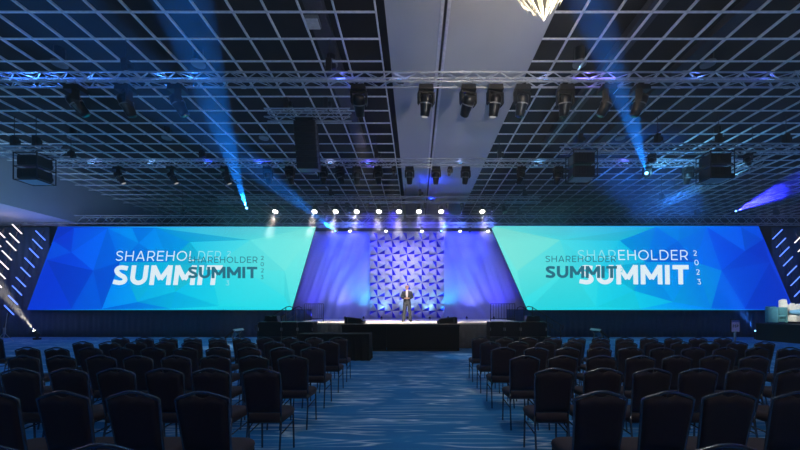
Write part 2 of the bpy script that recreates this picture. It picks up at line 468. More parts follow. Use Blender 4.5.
# uplight on the deck by the guard rail
def uplight(x, y, z, lab, col, e, tgt, mlamp):
    r = thing('uplight', lab, 'stage light', (x, y, z)); r.scale = (.5,) * 3
    MB().box((0, 0, .03), (.2, .16, .06)).build('base', M_BLACKM, r, bevel=.01)
    m = MB(); m.lathe([(.06, -.12), (.09, -.10), (.10, .08), (.09, .12)], 14, Matrix.Translation((0, 0, .22)) @ Matrix.Rotation(-.5, 4, 'X'))
    m.build('body', M_BLACKM, r, smooth=True)
    M2 = Matrix.Translation((0, 0, .22)) @ Matrix.Rotation(-.5, 4, 'X')
    MB().lathe([(.078, .121), (.078, .128)], 14, M2).build('lens', mlamp, r)
    MB().tube([(-.12, 0, .04), (-.12, 0, .24)], .012, 6).tube([(.12, 0, .04), (.12, 0, .24)], .012, 6).build('bracket', M_BLACKM, r)
    spot('uplight_beam', (x, y + .06, z + .22), tgt, e, col, 95, .9, .12, r)
M_LAMPV = emat('lamp_violet', (150, 130, 255), 3.0)
M_LAMPC = emat('lamp_cyan', (150, 220, 255), 3.0)

# draped table in front
def draped(x0, x1, y0, y1, h, lab):
    r = thing('draped_table', lab, 'table', ((x0 + x1) / 2, (y0 + y1) / 2, 0))
    w, d = (x1 - x0) / 2, (y1 - y0) / 2
    MB().box((0, 0, h - .015), (2 * w - .02, 2 * d - .02, .03)).build('table_top', M_BLACK, r)
    m = MB(); vs = []; fs = []; per = []
    n = 30
    for i in range(n): per.append((-w + 2 * w * i / n, -d))
    for i in range(12): per.append((w, -d + 2 * d * i / 12))
    for i in range(n): per.append((w - 2 * w * i / n, d))
    for i in range(12): per.append((-w, d - 2 * d * i / 12))
    for j, z in enumerate((h + .004, h - .01, h * .5, .005)):
        for i, (x, y) in enumerate(per):
            a = .0 if j < 2 else (.008 if j == 2 else .02) * math.sin(i * 1.9 + .5 * math.sin(i))
            s = 1 + a / max(w, .3)
            vs.append((x * s + (.006 * j if x > 0 else -.006 * j), y * (1 + a / d), z))
    K = len(per)
    for j in range(3):
        for i in range(K):
            fs.append((j * K + i, j * K + (i + 1) % K, (j + 1) * K + (i + 1) % K, (j + 1) * K + i))
    fs.append(tuple(range(K)))
    m.add(vs, fs); m.build('table_cloth', M_CLOTH, r)
    for sx in (-1, 1):
        for sy in (-1, 1):
            MB().tube([(sx * (w - .12), sy * (d - .1), 0), (sx * (w - .12), sy * (d - .1), h - .03)], .018, 6).build('leg', M_BLACKM, r)
draped(-3.74, -1.48, 10.85, 11.6, .84, 'long black-draped table on the carpet before the stage')

# loudspeaker cabinets before the stage ends
def cabinet(x0, x1, y, z0, h, lab, grp, grille=True):
    w = x1 - x0
    r = thing('subwoofer', lab, 'speaker', ((x0 + x1) / 2, y, z0), 0, grp)
    MB().box((0, 0, h / 2), (w - .012, .7, h - .008)).build('cabinet', M_BLACK, r, bevel=.012)
    MB().box((0, -.357, h / 2), (w - .07, .016, h - .07)).build('grille', mat('speaker_grille', (36, 38, 44), .55, .3, bump=.4, bscale=300), r, bevel=.004)
    for sx in (-1, 1):
        MB().box((sx * (w / 2 - .02), -.354, h * .5), (.018, .02, .12)).build('handle', M_ALU, r)
        MB().box((sx * (w / 2 - .03), -.354, h - .03), (.035, .02, .035)).build('corner', M_GREY, r)
for nm, xs in (('speaker-column side', (-6.08, -5.17, -4.55, -3.96)), ('sofa side', (2.84, 3.40, 4.02, 5.02))):
    for i in range(3):
        pos = ('outermost', 'middle', 'innermost')[i] if nm[0] == 's' and xs[0] < 0 else ('innermost', 'middle', 'outermost')[i]
        for k in range(2):
            cabinet(xs[i] + .005, xs[i + 1] - .005, 13.6, .575 * k, .572, '%s subwoofer of the %s stack by the %s stairs' % ('upper' if k else 'lower', pos, nm), 'subwoofers before the stage')
def fill(x, y, z, w, lab):
    r = thing('front_fill_speaker', lab, 'speaker', (x, y, z))
    MB().prism([(-w / 2, 0), (w / 2, 0), (w / 2 - .03, .22), (-w / 2 + .03, .22)], -.16, .16).build('cabinet', M_BLACK, r, bevel=.01)
    MB().box((0, -.163, .11), (w - .1, .012, .16)).build('grille', MATS['speaker_grille'], r)
    MB().box((0, -.165, .20), (.1, .012, .015)).build('badge', M_GREY, r)
fill(-5.63, 13.55, 1.150, .52, 'small black speaker lying on the subwoofers beside speaker-column stairs')
fill(4.55, 13.55, 1.150, .55, 'small black speaker lying on the subwoofers beside the sofa-side stairs')
# stage monitors
def wedge(x0, x1, y, sgn, lab):
    r = thing('stage_monitor', lab, 'speaker', ((x0 + x1) / 2, y, STG))
    w = (x1 - x0)
    a = -w / 2 * sgn; b = w / 2 * sgn
    poly = [(a, 0), (b, 0), (b, .10), (b - sgn * .12, .20), (a + sgn * .04, .265), (a, .25)]
    if sgn < 0: poly = poly[::-1]
    MB().prism(poly, -.26, .26).build('cabinet', M_BLACK, r, bevel=.012)
    MB().box((a + sgn * .13, -.262, .14), (.02, .012, .2)).build('handle', M_GREY, r)
    MB().box((b - sgn * .05, -.262, .06), (.06, .012, .05)).build('connector_plate', M_GREY, r)
    MB().prism([(a + sgn * .05, .268), (b - sgn * .13, .208), (b - sgn * .13, .196), (a + sgn * .05, .256)][::(1 if sgn > 0 else -1)], -.22, .22).build('grille', MATS['speaker_grille'], r)
wedge(-2.84, -2.08, 13.95, 1, 'black wedge monitor on the thrust edge nearer the draped table')
wedge(.86, 1.64, 13.95, -1, 'black wedge monitor on the thrust edge nearer the sofa side')

# ------------------------------------------------------------------ backdrop, scenic wall
def backdrop():
    nx, nz = 150, 40; vs = []; fs = []
    x0, x1, z0, z1, y = -9.2, 8.2, .7, 6.45, 21.38
    for j in range(nz + 1):
        v = j / nz
        for i in range(nx + 1):
            u = i / nx; X = x0 + (x1 - x0) * u; Z = z0 + (z1 - z0) * v
            s = -1 if X < -.6 else 1
            t = (X - (-.6)) * s
            sl = t + (Z - z0) * .42
            w = .060 * math.sin(sl * 9 + 1.4 * math.sin(Z * 1.1 + X)) * (0.35 + .65 * max(0, math.sin(sl * 1.3 + .8)))
            w += .040 * math.sin(sl * 19 + 2 * math.sin(Z * .8)) * max(0, math.sin(sl * .9 + Z * .5))
            w *= 1 - .6 * v
            vs.append((X, y + w, Z))
    for j in range(nz):
        for i in range(nx):
            a = j * (nx + 1) + i; fs.append((a, a + 1, a + nx + 2, a + nx + 1))
    m = MB(); m.add(vs, fs)
    r = thing('backdrop_curtain', 'pale creased cloth backdrop lit violet and blue behind the speaker', 'curtain')
    o = m.build('cloth', M_BACKDROP, r, smooth=True); s = o.modifiers.new('thick', 'SOLIDIFY'); s.thickness = .006
    MB().tube([(x0, y + .03, z1), (x1, y + .03, z1)], .03, 8).build('curtain_pipe', M_ALU, r)
    for X in (x0 + .2, -3, 2, x1 - .2): MB().tube([(X, y + .1, 0), (X, y + .1, z1)], .025, 8).build('curtain_upright', M_ALU, r)
backdrop()
def scenic():
    x0 = PX(370, 20.7); x1 = PX(444.0, 20.7); y = 20.7
    nx, nz = 5, 6
    T = (x1 - x0) / nx; TZ = (6.22 - STG - .08) / nz
    r = thing('scenic_wall', 'white scenic wall of folded petal tiles behind the speaker', 'stage set', ((x0 + x1) / 2, y, STG))
    MB().box((0, .16, (TZ * nz) / 2 + .04), (x1 - x0, .08, TZ * nz + .08)).build('backing', M_PANEL, r)
    MB().box((0, .02, .03), (x1 - x0 + .1, .5, .06)).build('plinth', M_PANEL, r)
    h = .24
    m = MB(); rc = MB()
    def cell(ax, az, bx, bz):
        """one petal: a = along the ridge side, b = the other side, from the tile centre"""
        def pt(u, v, k): return (u * ax + v * bx, -k, u * az + v * bz)
        O = pt(0, 0, .45 * h); A = pt(1, 0, .0); R_ = pt(1, .54, h); B = pt(1, 1, .80 * h); D = pt(0, 1, .70 * h); Q = pt(.55, .68, h * 1.02)
        m.add([O, A, R_, B, D, Q, pt(1, 1, 0), pt(0, 1, 0)], [(0, 2, 5), (5, 2, 3), (5, 3, 4), (0, 5, 4), (4, 3, 6, 7), (0, 4, 7)])
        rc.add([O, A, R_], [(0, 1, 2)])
    a, b = T / 2, TZ / 2
    cell(a, 0, 0, b); cell(0, b, -a, 0); cell(-a, 0, 0, -b); cell(0, -b, a, 0)
    me = m.mesh('petal_tile', M_PANEL)
    rme = rc.mesh('recess', mat('blue_light_painted_recess', (36, 30, 235), .5, var=.05))  # blue stage light on the recesses, put into their base colour
    for i in range(nx):
        for j in range(nz):
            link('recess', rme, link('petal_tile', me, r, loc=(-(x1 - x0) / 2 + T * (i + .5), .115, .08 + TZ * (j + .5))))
scenic()

# ------------------------------------------------------------------ lettering
def cat(points, n=5):
    out = []; p = [Vector(q) for q in points]
    p = [p[0] * 2 - p[1]] + p + [p[-1] * 2 - p[-2]]
    for i in range(1, len(p) - 2):
        for k in range(n):
            t = k / n
            out.append(.5 * ((2 * p[i]) + (p[i + 1] - p[i - 1]) * t + (2 * p[i - 1] - 5 * p[i] + 4 * p[i + 1] - p[i + 2]) * t * t + (3 * p[i] - p[i - 1] - 3 * p[i + 1] + p[i + 2]) * t ** 3))
    out.append(p[-2]); return [tuple(q) for q in out]
def arc(cx, cy, rx, ry, a0, a1, n=12): return [(cx + rx * math.cos(math.radians(a0 + (a1 - a0) * i / n)), cy + ry * math.sin(math.radians(a0 + (a1 - a0) * i / n))) for i in range(n + 1)]
def glyph(ch, t):
    h = t / 2; T = 1 - h
    if ch == 'S':
        w = .70
        return w, [cat([(w - .05, .84), (w * .72, T - .02), (w * .47, T), (h + .07, .90 - h * .5), (h + .02, .74), (h + .10, .60), (w * .5, .50), (w - h - .08, .41), (w - h, .27), (w - h - .07, .11 + h * .4), (w * .5, h), (w * .25, h + .03), (.03, .17)])]
    if ch == 'H': w = .82; return w, [[(h, 0), (h, 1)], [(w - h, 0), (w - h, 1)], [(h, .5), (w - h, .5)]]
    if ch == 'A': w = .90; return w, [[(h * .9, 0), (w / 2 - h * .1, 1)], [(w - h * .9, 0), (w / 2 + h * .1, 1)], [(w * .20, .26 + h * .3), (w * .80, .26 + h * .3)]]
    if ch == 'R': w = .74; return w, [[(h, 0), (h, 1)], [(h, T), (w * .5, T)] + arc(w * .5, (T + .36) / 2, w - h - w * .5, (T - .36) / 2, 90, -90) + [(h, .36)], [(w * .55, .36), (w - h * 1.1, 0)]]
    if ch == 'E': w = .66; return w, [[(h, 0), (h, 1)], [(h, T), (w, T)], [(h, .5), (w * .92, .5)], [(h, h), (w, h)]]
    if ch == 'O': w = 1.02; return w, [arc(w / 2, .5, w / 2 - h, .5 - h, 90, 450, 28)]
    if ch == 'L': w = .60; return w, [[(h, 0), (h, 1)], [(h, h), (w, h)]]
    if ch == 'D': w = .86; return w, [[(h, 0), (h, 1)], [(h, T), (w * .42, T)] + arc(w * .42, .5, w - h - w * .42, .5 - h, 90, -90, 16) + [(h, h)]]
    if ch == 'U': w = .82; return w, [[(h, 1), (h, .40)] + arc(w / 2, .40, w / 2 - h, .40 - h, 180, 360, 16) + [(w - h, 1)]]
    if ch == 'M': w = 1.02; return w, [[(h, 0), (h, 1)], [(w - h, 0), (w - h, 1)], [(h, 1 - h * .3), (w / 2, .28)], [(w - h, 1 - h * .3), (w / 2, .28)]]
    if ch == 'P': w = .72; return w, [[(h, 0), (h, 1)], [(h, T), (w * .5, T)] + arc(w * .5, (T + .36) / 2, w - h - w * .5, (T - .36) / 2, 90, -90) + [(h, .36)]]
    if ch == 'I': return t * 1.05, [[(h, 0), (h, 1)]]
    if ch == 'T': w = .76; return w, [[(0, T), (w, T)], [(w / 2, 0), (w / 2, 1)]]
    if ch == '2': w = .62; return w, [cat([(.05, .80), (w * .25, T - .03), (w * .5, T), (w - h - .03, .86), (w - h, .70), (w - h - .1, .50), (.10, h)]), [(.04, h), (w, h)]]
    if ch == '0': w = .72; return w, [arc(w / 2, .5, w / 2 - h, .5 - h, 90, 450, 22)]
    if ch == '3': w = .62; return w, [[(.04, T), (w - .08, T), (w * .45, .60)], cat([(w * .40, .58), (w * .75, .54), (w - h, .32), (w * .8, .08), (w * .45, h), (.03, .15)])]
    return .3, []
def ribbon(mb, pts, t, fn):
    pts = [Vector(p) for p in pts]; L = []; R_ = []
    pts = [pts[0]] + [p for q, p in zip(pts, pts[1:]) if (p - q).length > 1e-5]
    closed = (pts[0] - pts[-1]).length < 1e-5
    n = len(pts)
    for i, p in enumerate(pts):
        a = pts[i - 1] if i else (pts[-2] if closed else None); b = pts[i + 1] if i < n - 1 else (pts[1] if closed else None)
        d1 = (p - a).normalized() if a is not None else None; d2 = (b - p).normalized() if b is not None else None
        d = (d1 + d2).normalized() if d1 is not None and d2 is not None and (d1 + d2).length > 1e-5 else (d1 if d1 is not None else d2)
        nn = Vector((-d.y, d.x)); k = 1.0
        if d1 is not None and d2 is not None: k = 1 / max(.5, nn.dot(Vector((-d2.y, d2.x))))
        L.append(p + nn * t / 2 * k); R_.append(p - nn * t / 2 * k)
    vs = [fn(q) for q in L] + [fn(q) for q in R_]
    mb.add(vs, [(i, i + 1, n + i + 1, n + i) for i in range(n - 1)])
def word(mb, txt, x0, x1, y0, y1, t, d, shear=0.0, gap=.16):
    """letters between picture columns x0..x1, rows y0 (top)..y1 (bottom) of a screen at distance d"""
    ws = [glyph(c, t) for c in txt]
    tot = sum(w for w, _ in ws) + gap * (len(txt) - 1)
    H = y1 - y0; W = (x1 - x0 - shear * H) if shear > 0 else (x1 - x0 + shear * H)
    sx = W / tot; u = 0
    base = x0 if shear >= 0 else x0 - shear * H
    for w, strokes in ws:
        for s in strokes:
            def fn(q, u=u): return tuple(P(base + (u + q.x) * sx + shear * H * q.y, y1 - q.y * H, d))
            ribbon(mb, s, t, fn)
        u += w + gap
def flat(mb, name, m, parent):
    me = bpy.data.meshes.new(name); me.from_pydata(mb.v, [], mb.f); me.materials.append(m)
    return link(name, me, parent)

# ------------------------------------------------------------------ LED screens
SD = 20.30
def lerp(a, b, t): return tuple(p + (q - p) * t for p, q in zip(a, b))
def grad(u, v):
    """u 0 outer .. 1 inner, v 0 top .. 1 bottom"""
    st_ = [(0, (8, 52, 205)), (.14, (4, 80, 234)), (.30, (0, 116, 245)), (.44, (2, 150, 236)), (.56, (14, 188, 235)), (.70, (70, 220, 234)), (.85, (112, 236, 232)), (1, (136, 242, 230))]
    for i in range(len(st_) - 1):
        if u <= st_[i + 1][0]:
            c = lerp(st_[i][1], st_[i + 1][1], (u - st_[i][0]) / (st_[i + 1][0] - st_[i][0])); break
    else: c = st_[-1][1]
    if u > .4:
        k = min(1, (u - .4) / .3) * max(0, (v - .35) / .65) * .72
        c = lerp(c, (0, 212, 234), k)
    elif u < .35: c = lerp(c, (4, 58, 214), .35 * v)
    return c
def screen_mat():
    m = bpy.data.materials.new('led_picture'); m.use_nodes = True
    nt = m.node_tree; nt.nodes.clear()
    o = nt.nodes.new('ShaderNodeOutputMaterial'); e = nt.nodes.new('ShaderNodeEmission'); a = nt.nodes.new('ShaderNodeVertexColor')
    a.layer_name = 'picture'; e.inputs[1].default_value = 1.0
    nt.links.new(a.outputs[0], e.inputs[0]); nt.links.new(e.outputs[0], o.inputs[0])
    return m
M_LED = screen_mat()
M_TXTW = emat('print_white', (226, 243, 252), 1.0); M_TXTP = emat('print_pale', (150, 232, 244), 1.0)
M_TXTD = emat('print_teal', (44, 112, 134), 1.0); M_TXTG = emat('print_ghost', (70, 205, 225), 1.0)
def screen(corners, pts, outer_left, label, words):
    """corners: tl, tr, br, bl in picture columns/rows"""
    r = thing('led_screen', label, 'screen', (PX(sum(c[0] for c in corners) / 4, SD), SD, PZ(310, SD)))
    inv = Matrix.Translation(-r.location)
    cp = [P(x, y, SD) for x, y in corners]
    mb = MB(); n = 4
    pts3 = [(p.x, p.z) for p in cp]
    MB().prism(pts3, SD + .012, SD + .14, inv).build('cabinet', M_BLACK, r)
    # content
    co = [Vector(c) for c in corners] + [Vector(p) for p in pts]
    vo, _, fo, *_ = delaunay_2d_cdt(co, [(0, 1), (1, 2), (2, 3), (3, 0)], [], 1, 1e-4)
    tl, tr, br, bl = [Vector(c) for c in corners]
    def uv(q):
        v = (q.y - tl.y) / (bl.y - tl.y)
        xl = tl.x + (bl.x - tl.x) * v; xr = tr.x + (br.x - tr.x) * v
        u = (q.x - xl) / (xr - xl)
        return (u if outer_left else 1 - u), v
    me = bpy.data.meshes.new('display')
    me.from_pydata([inv @ P(q.x, q.y, SD) for q in vo], [], [tuple(f) for f in fo])
    ca = me.color_attributes.new('picture', 'FLOAT_COLOR', 'CORNER')
    rnd = random.Random(5 if outer_left else 9)
    for p in me.polygons:
        cen = sum((vo[i] for i in p.vertices), Vector((0, 0))) / len(p.vertices)
        ju = rnd.uniform(-.07, .07); kb = rnd.uniform(.93, 1.05)
        if uv(cen)[0] < .4: ju = rnd.uniform(-.10, .13)
        elif uv(cen)[0] > .62: ju = rnd.uniform(-.03, .03); kb = rnd.uniform(.975, 1.02)
        uc, vc = uv(cen)
        for li, vi in zip(p.loop_indices, p.vertices):
            u, v = uv(vo[vi]); uu = min(1, max(0, uc * .45 + u * .55 + ju)); vv = min(1, max(0, vc * .4 + v * .6))
            cc = lin([min(255, max(0, q * kb)) for q in grad(uu, vv)])
            ca.data[li].color = (*cc, 1)
    me.materials.append(M_LED)
    disp = link('display', me, r)
    for nm, m, lst, off in words:
        w = MB()
        for a in lst: word(w, a[0], a[1], a[2], a[3], a[4], a[5], SD - off, a[6], a[7])
        w.v = [tuple(inv @ Vector(q)) for q in w.v]
        flat(w, nm, m, disp)
    return r
LC = [(58, 226.6), (316, 226.6), (291.5, 310), (27, 310)]
LP = [(74, 228), (107.4, 228.2), (71.2, 252.3), (93.3, 270.6), (53.6, 241), (47, 260), (71.6, 308.5), (102, 308.8), (132, 227.8), (155, 227.8), (138.5, 243), (189.7, 242), (137.4, 302), (175.4, 291.7), (120, 262), (219, 306), (240, 268), (285, 271), (250, 240), (168, 262), (210, 268), (171, 308.6), (284, 296)]
RC = [(490.6, 226), (758.6, 226), (794, 310), (527.5, 310)]
RP = [(741, 227), (706.7, 226.8), (745, 251), (721.7, 270.6), (763, 239.6), (770, 262), (711, 308.6), (745, 308.6), (680, 227), (656, 227), (678, 241), (620, 240.7), (673.5, 302), (633.8, 290.7), (695, 262), (596, 307), (570, 268), (523, 299), (517, 271), (560, 240), (645, 262), (600, 268), (640, 308.8)]
screen(LC, LP, True, 'wide LED screen with blue facets and SHAREHOLDER SUMMIT on the speaker-column side', [
    ('title_lettering', M_TXTW, [('SUMMIT', 112, 223, 265.3, 285, .225, .13, .12)], .004),
    ('thin_lettering', M_TXTW, [('SHAREHOL', 115.5, 196, 251, 260.8, .105, .12, .24)], .004),
    ('faded_lettering', M_TXTP, [('DER', 197.5, 221.5, 251, 260.8, .105, .12, .24), ('2', 226.6, 230.8, 251, 256.4, .13, .1, .1), ('3', 225.6, 229.4, 280.5, 285.3, .13, .1, .1)], .004),
    ('dark_lettering', M_TXTD, [('SHAREHOLDER', 188, 257.5, 256.6, 262.8, .12, 0, .22), ('SUMMIT', 188, 257.2, 266.8, 278.2, .22, 0, .10)], .008)] + [('year_digit', M_TXTD, [g], .008) for g in (
                                ('2', 260.8, 263.6, 256, 260, .13, 0, .1), ('0', 260.6, 263.9, 262.2, 266.2, .13, 0, .1), ('2', 260.8, 263.6, 268.4, 272.4, .13, 0, .1), ('3', 260.8, 263.4, 275, 279, .13, 0, .1))])
screen(RC, RP, False, 'wide LED screen with blue facets and SHAREHOLDER SUMMIT 2023 on the sofa side', [
    ('title_lettering', M_TXTW, [('SUMMIT', 578.5, 689, 265, 284.4, .225, -.02, .12)], .004),
    ('thin_lettering', M_TXTP, [('SHAR', 577.5, 616, 250, 260, .105, -.05, .24)], .004),
    ('thin_lettering', M_TXTW, [('EHOLDER', 618, 688, 250, 260, .105, -.05, .24)], .004),
    ('dark_lettering', M_TXTD, [('SHAREHOLDER', 545.5, 616, 255.8, 262, .12, 0, .22), ('SUMMIT', 545.5, 617, 266, 278, .22, 0, .10)], .008),
    ('faded_lettering', M_TXTG, [('0', 620.2, 623.6, 261.2, 265, .13, 0, .1), ('2', 620.4, 623.2, 268.4, 272.2, .13, 0, .1)], .008)] + [('year_digit', M_TXTW, [g], .004) for g in (
    ('2', 693, 697, 250.4, 255.8, .12, -.1, .1), ('0', 694.2, 698.8, 259.8, 265.2, .12, -.1, .1), ('2', 695.8, 699.8, 269.3, 274.7, .12, -.1, .1), ('3', 697, 701, 279, 284.4, .12, -.1, .1))])
# pleated drapes hung under the screens
for x0, x1, lab in ((PX(-60, SD), -6.2, 'dark pleated drape below the screen on the speaker-column side'), (5.4, PX(860, SD), 'dark pleated drape below the screen on the sofa side')):
    r = thing('drape', lab, 'curtain')
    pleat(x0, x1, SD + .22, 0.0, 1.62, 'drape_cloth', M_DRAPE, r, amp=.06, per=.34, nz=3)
    MB().tube([(x0, SD + .25, 1.62), (x1, SD + .25, 1.62)], .02, 6).build('drape_pipe', M_BLACKM, r)
for x0, x1, lab in ((-29.5, -22.2, 'tall dark drape behind the tubes on the speaker-column side'), (21.5, 29.5, 'tall dark drape behind the tubes on the sofa side')):
    r = thing('drape', lab, 'curtain')
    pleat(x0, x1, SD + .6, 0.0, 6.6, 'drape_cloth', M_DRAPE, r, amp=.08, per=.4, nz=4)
    MB().tube([(x0, SD + .65, 6.6), (x1, SD + .65, 6.6)], .02, 6).build('drape_pipe', M_BLACKM, r)

# ------------------------------------------------------------------ LED tube racks beside the screens
def tubes(cols, ddx, lab, blue, d=19.6):
    pts = [P(x, y, d) for x, y in cols]
    r = thing('tube_light_rack', lab, 'light rack', (pts[-1].x, d, 0))
    def loc(p): return (p.x - r.location.x, 0.0, p.z)
    a, b = loc(pts[0]), loc(pts[-1])
    e = ((a[0] - b[0]) / (a[2] - b[2]))
    MB().tube([(b[0] - e * b[2], .09, 0.0), (a[0] + e * .3, .09, a[2] + .3)], .03, 8).build('mast', M_BLACKM, r)
    MB().box((b[0] - e * b[2], .09, .02), (.7, .6, .04)).build('base_plate', M_BLACKM, r)
    for p in pts:
        q = loc(p); h = 4.7 / F_PX * d
        MB().tube([(q[0] - ddx * h, 0, q[2] + h), (q[0] + ddx * h, 0, q[2] - h)], .026, 8).build('light_tube', M_TUBEB if blue else M_TUBEW, r)
        MB().tube([(q[0] - ddx * h, .04, q[2] + h), (q[0] + ddx * h, .04, q[2] - h)], .03, 6).build('tube_housing', M_BLACKM, r)
        l = bpy.data.lights.new('tube_light', 'POINT'); l.energy = 7 if blue else 5; l.color = lin((50, 90, 255) if blue else (255, 225, 230)); l.shadow_soft_size = .25
        o = bpy.data.objects.new('tube_glow', l); C.objects.link(o); o.parent = r; o.location = (q[0], -.3, q[2])
tubes([(40.4, 235.5), (37.3, 244), (34, 253), (29.5, 262.5), (25.5, 272), (20.8, 282), (17, 290.5), (13, 300), (9, 310)], 1, 'slanted rack of blue light tubes beside the screen on the speaker-column side', True)
tubes([(17, 229), (14.3, 238), (11.2, 245.8), (6.8, 255.4), (3.7, 264.7), (.5, 274), (-3, 283), (-7, 292)], 1, 'slanted rack of white light tubes outside the blue tubes, speaker-column side', False, 19.2)
tubes([(0, 233), (-4, 242), (-8, 251)], 1, 'short slanted rack of white light tubes at the outer edge of the set', False, 18.8)
tubes([(777.5, 234.3), (781, 242.7), (784.4, 251.7), (788, 261.3), (792, 270.6), (795.5, 281), (799, 292), (803, 301)], -1, 'slanted rack of blue light tubes beside the screen on the sofa side', True)
tubes([(799.5, 238), (803, 247), (807, 256)], -1, 'slanted rack of white light tubes outside the blue tubes, sofa side', False, 19.2)

# ------------------------------------------------------------------ trusses
def cyl_mesh(name, L, r, m, n=6): return MB().tube([(0, 0, 0), (L, 0, 0)], r, n).mesh(name, m)
def orient(o, a, b):
    a, b = Vector(a), Vector(b); o.location = a; o.rotation_euler = (b - a).to_track_quat('X', 'Z').to_euler()
def truss(name, label, p0, p1, s, pitch, single, hang, rch=.025, rbr=.012):
    """square box truss between two top-front points p0,p1 (z = top of truss)"""
    p0, p1 = Vector(p0), Vector(p1); L = (p1 - p0).length; ax = (p1 - p0).normalized()
    side = Vector((0, 0, 1)).cross(ax).normalized()
    r = thing(name, label, 'truss', p0)
    def at(t, i, j): return ax * t + side * (s * i) + Vector((0, 0, -s * j))
    for i in (0, 1):
        for j in (0, 1): MB().tube([at(0, i, j), at(L, i, j)], rch, 8).build('chord', M_ALU, r, smooth=True)
    n = int(round(L / pitch)); pt = L / n
    faces = [((0, 0), (0, 1)), ((1, 0), (1, 1)), ((0, 1), (1, 1)), ((0, 0), (1, 0))]
    dl = math.hypot(pt, s); bme = cyl_mesh('brace', dl, rbr, M_ALU, 5); vme = cyl_mesh('brace', s, rbr, M_ALU, 5)
    mbs = MB()
    for fi, (a, b) in enumerate(faces):
        for k in range(n):
            q0, q1 = (a, b) if (k % 2 == 0) else (b, a)
            A = at(k * pt, *q0); B = at((k + 1) * pt, *q1)
            if single: o = link('brace', bme, r); orient(o, A, B)
            else: mbs.tube([A, B], rbr, 4, False)
    if not single:
        o = mbs.build('lacing', M_ALU, r); o['kind'] = 'stuff'
    # sleeve blocks where the sections meet
    k = 0
    while (k + .5) * 3.0 < L:
        t = (k + .5) * 3.0
        for i in (0, 1):
            for j in (0, 1):
                c = at(t, i, j)
                MB().tube([c - ax * .06, c + ax * .06], rch * 1.5, 8).build('coupler', M_ALU, r)
        k += 1
    for t in hang:
        c = at(t, .5, 0); top = CEIL - .03 - p0.z
        MB().box((c.x, c.y, .24), (.16, .20, .36)).build('chain_motor', M_BLACK, r, bevel=.02)
        MB().box((c.x + .13, c.y, .22), (.12, .12, .16)).build('motor_cover', M_BLACK, r, bevel=.02)
        MB().tube([(c.x, c.y, .4), (c.x, c.y, top)], .012, 5).build('chain', M_BLACKM, r)
        MB().tube([at(t - .14, 0, 0), (c.x, c.y, .08), at(t + .14, 1, 0)], .014, 5).build('sling', M_BLACKM, r)
    return r
ZT = CAM_H + 6.40
D1, D2, D3, D4, D5 = 9.28, 14.6, 19.2, 20.45, 20.05
ZT3 = PZ(196.5, D3); ZT4 = PZ(215.5, D4)
def hx(px, d, x0): return PX(px, d) - x0
x0 = PX(-40, D1); truss('lighting_truss', 'long aluminium box truss hung closest above the chairs', (x0, D1, ZT), (PX(850, D1), D1, ZT), .25, .36, True, [hx(q, D1, x0) for q in (-30, 122, 328, 840)])
x0 = PX(40, D2); truss('lighting_truss', 'aluminium box truss carrying moving heads before the stage edge', (x0, D2, ZT), (PX(745, D2), D2, ZT), .25, .36, False, [hx(q, D2, x0) for q in (68, 200, 376, 500, 740)])
x0 = PX(217, D3); truss('lighting_truss', 'short box truss carrying the glowing white lamps above the stage', (x0, D3, ZT3), (PX(541, D3), D3, ZT3), .28, .40, False, [hx(q, D3, x0) for q in (235, 330, 420, 525)])
x0 = PX(-50, D4); truss('lighting_truss', 'long deep box truss directly above the two LED screens', (x0, D4, ZT4), (PX(850, D4), D4, ZT4), .46, .5, False, [hx(q, D4, x0) for q in (20, 180, 300, 520, 700, 780)], .03, .016)
Z5 = PZ(222.5, D5); x0 = PX(316, D5); truss('lighting_truss', 'short low truss in front of the violet backdrop top', (x0, D5, Z5), (PX(494, D5), D5, Z5), .24, .36, False, [hx(q, D5, x0) for q in (325, 405, 485)])
DP = 12.95; ZP = PZ(143.5, DP)
x0 = PX(-20, DP); truss('rigging_truss', 'box truss above the boxy projector stack nearest the bulkhead', (x0, DP, PZ(146, DP)), (PX(62, DP), DP, PZ(146, DP)), .28, .4, False, [hx(q, DP, x0) for q in (10, 32)])
x0 = PX(563, DP); truss('rigging_truss', 'box truss holding two projector stacks on the sofa side', (x0, DP, ZP), (PX(812, DP), DP, ZP), .28, .4, False, [hx(q, DP, x0) for q in (582, 660, 722, 790)])
truss('rigging_truss', 'truss running front to back under the ceiling, sofa side', (13.6, 13.3, CAM_H + 5.95), (13.6, 19.0, CAM_H + 5.95), .30, .4, False, [.5, 5.6])
DA = 11.8; x0 = PX(264, DA); truss('rigging_truss', 'short truss above the hanging loudspeaker column', (x0, DA, PZ(108.5, DA)), (PX(350, DA), DA, PZ(108.5, DA)), .28, .36, True, [hx(q, DA, x0) for q in (285, 325)])

# ------------------------------------------------------------------ line array
def line_array():
    x, z1 = PX(304.8, DA), PZ(121, DA) - .02
    r = thing('line_array_speaker', 'tall black column of loudspeaker cabinets hanging from a short truss', 'speaker', (x, DA + .14, z1))
    MB().box((0, 0, .06), (.62, .5, .07)).build('rigging_frame', M_BLACKM, r)
    MB().tube([(0, .0, .06), (0, .0, PZ(108.5, DA) - .28 - z1)], .02, 6).build('hanging_bar', M_BLACKM, r)
    n = 8; h = .198; zz = 0
    for k in range(n):
        a = .015 * k
        R_ = Matrix.Rotation(a, 4, 'X')
        m = MB(); m.prism([(-.36, -h / 2 + .006), (.36, -h / 2 + .006), (.36, h / 2 - .006), (-.36, h / 2 - .006)], -.24, .2, R_)
        o = m.build('cabinet', M_BLACK, r, bevel=.01); o.location = (0.012 * k, .004 * k * k * .5, zz - h / 2)
        g = MB().box((0, 0, 0), (.64, .012, h - .04)).build('grille', MATS['speaker_grille'], o); g.location = (0, -.246, 0)
        for s in (-1, 1):
            MB().box((s * .367, -.1, 0), (.014, .06, h * .8)).build('rigging_plate', M_GREY, o)
        zz -= h
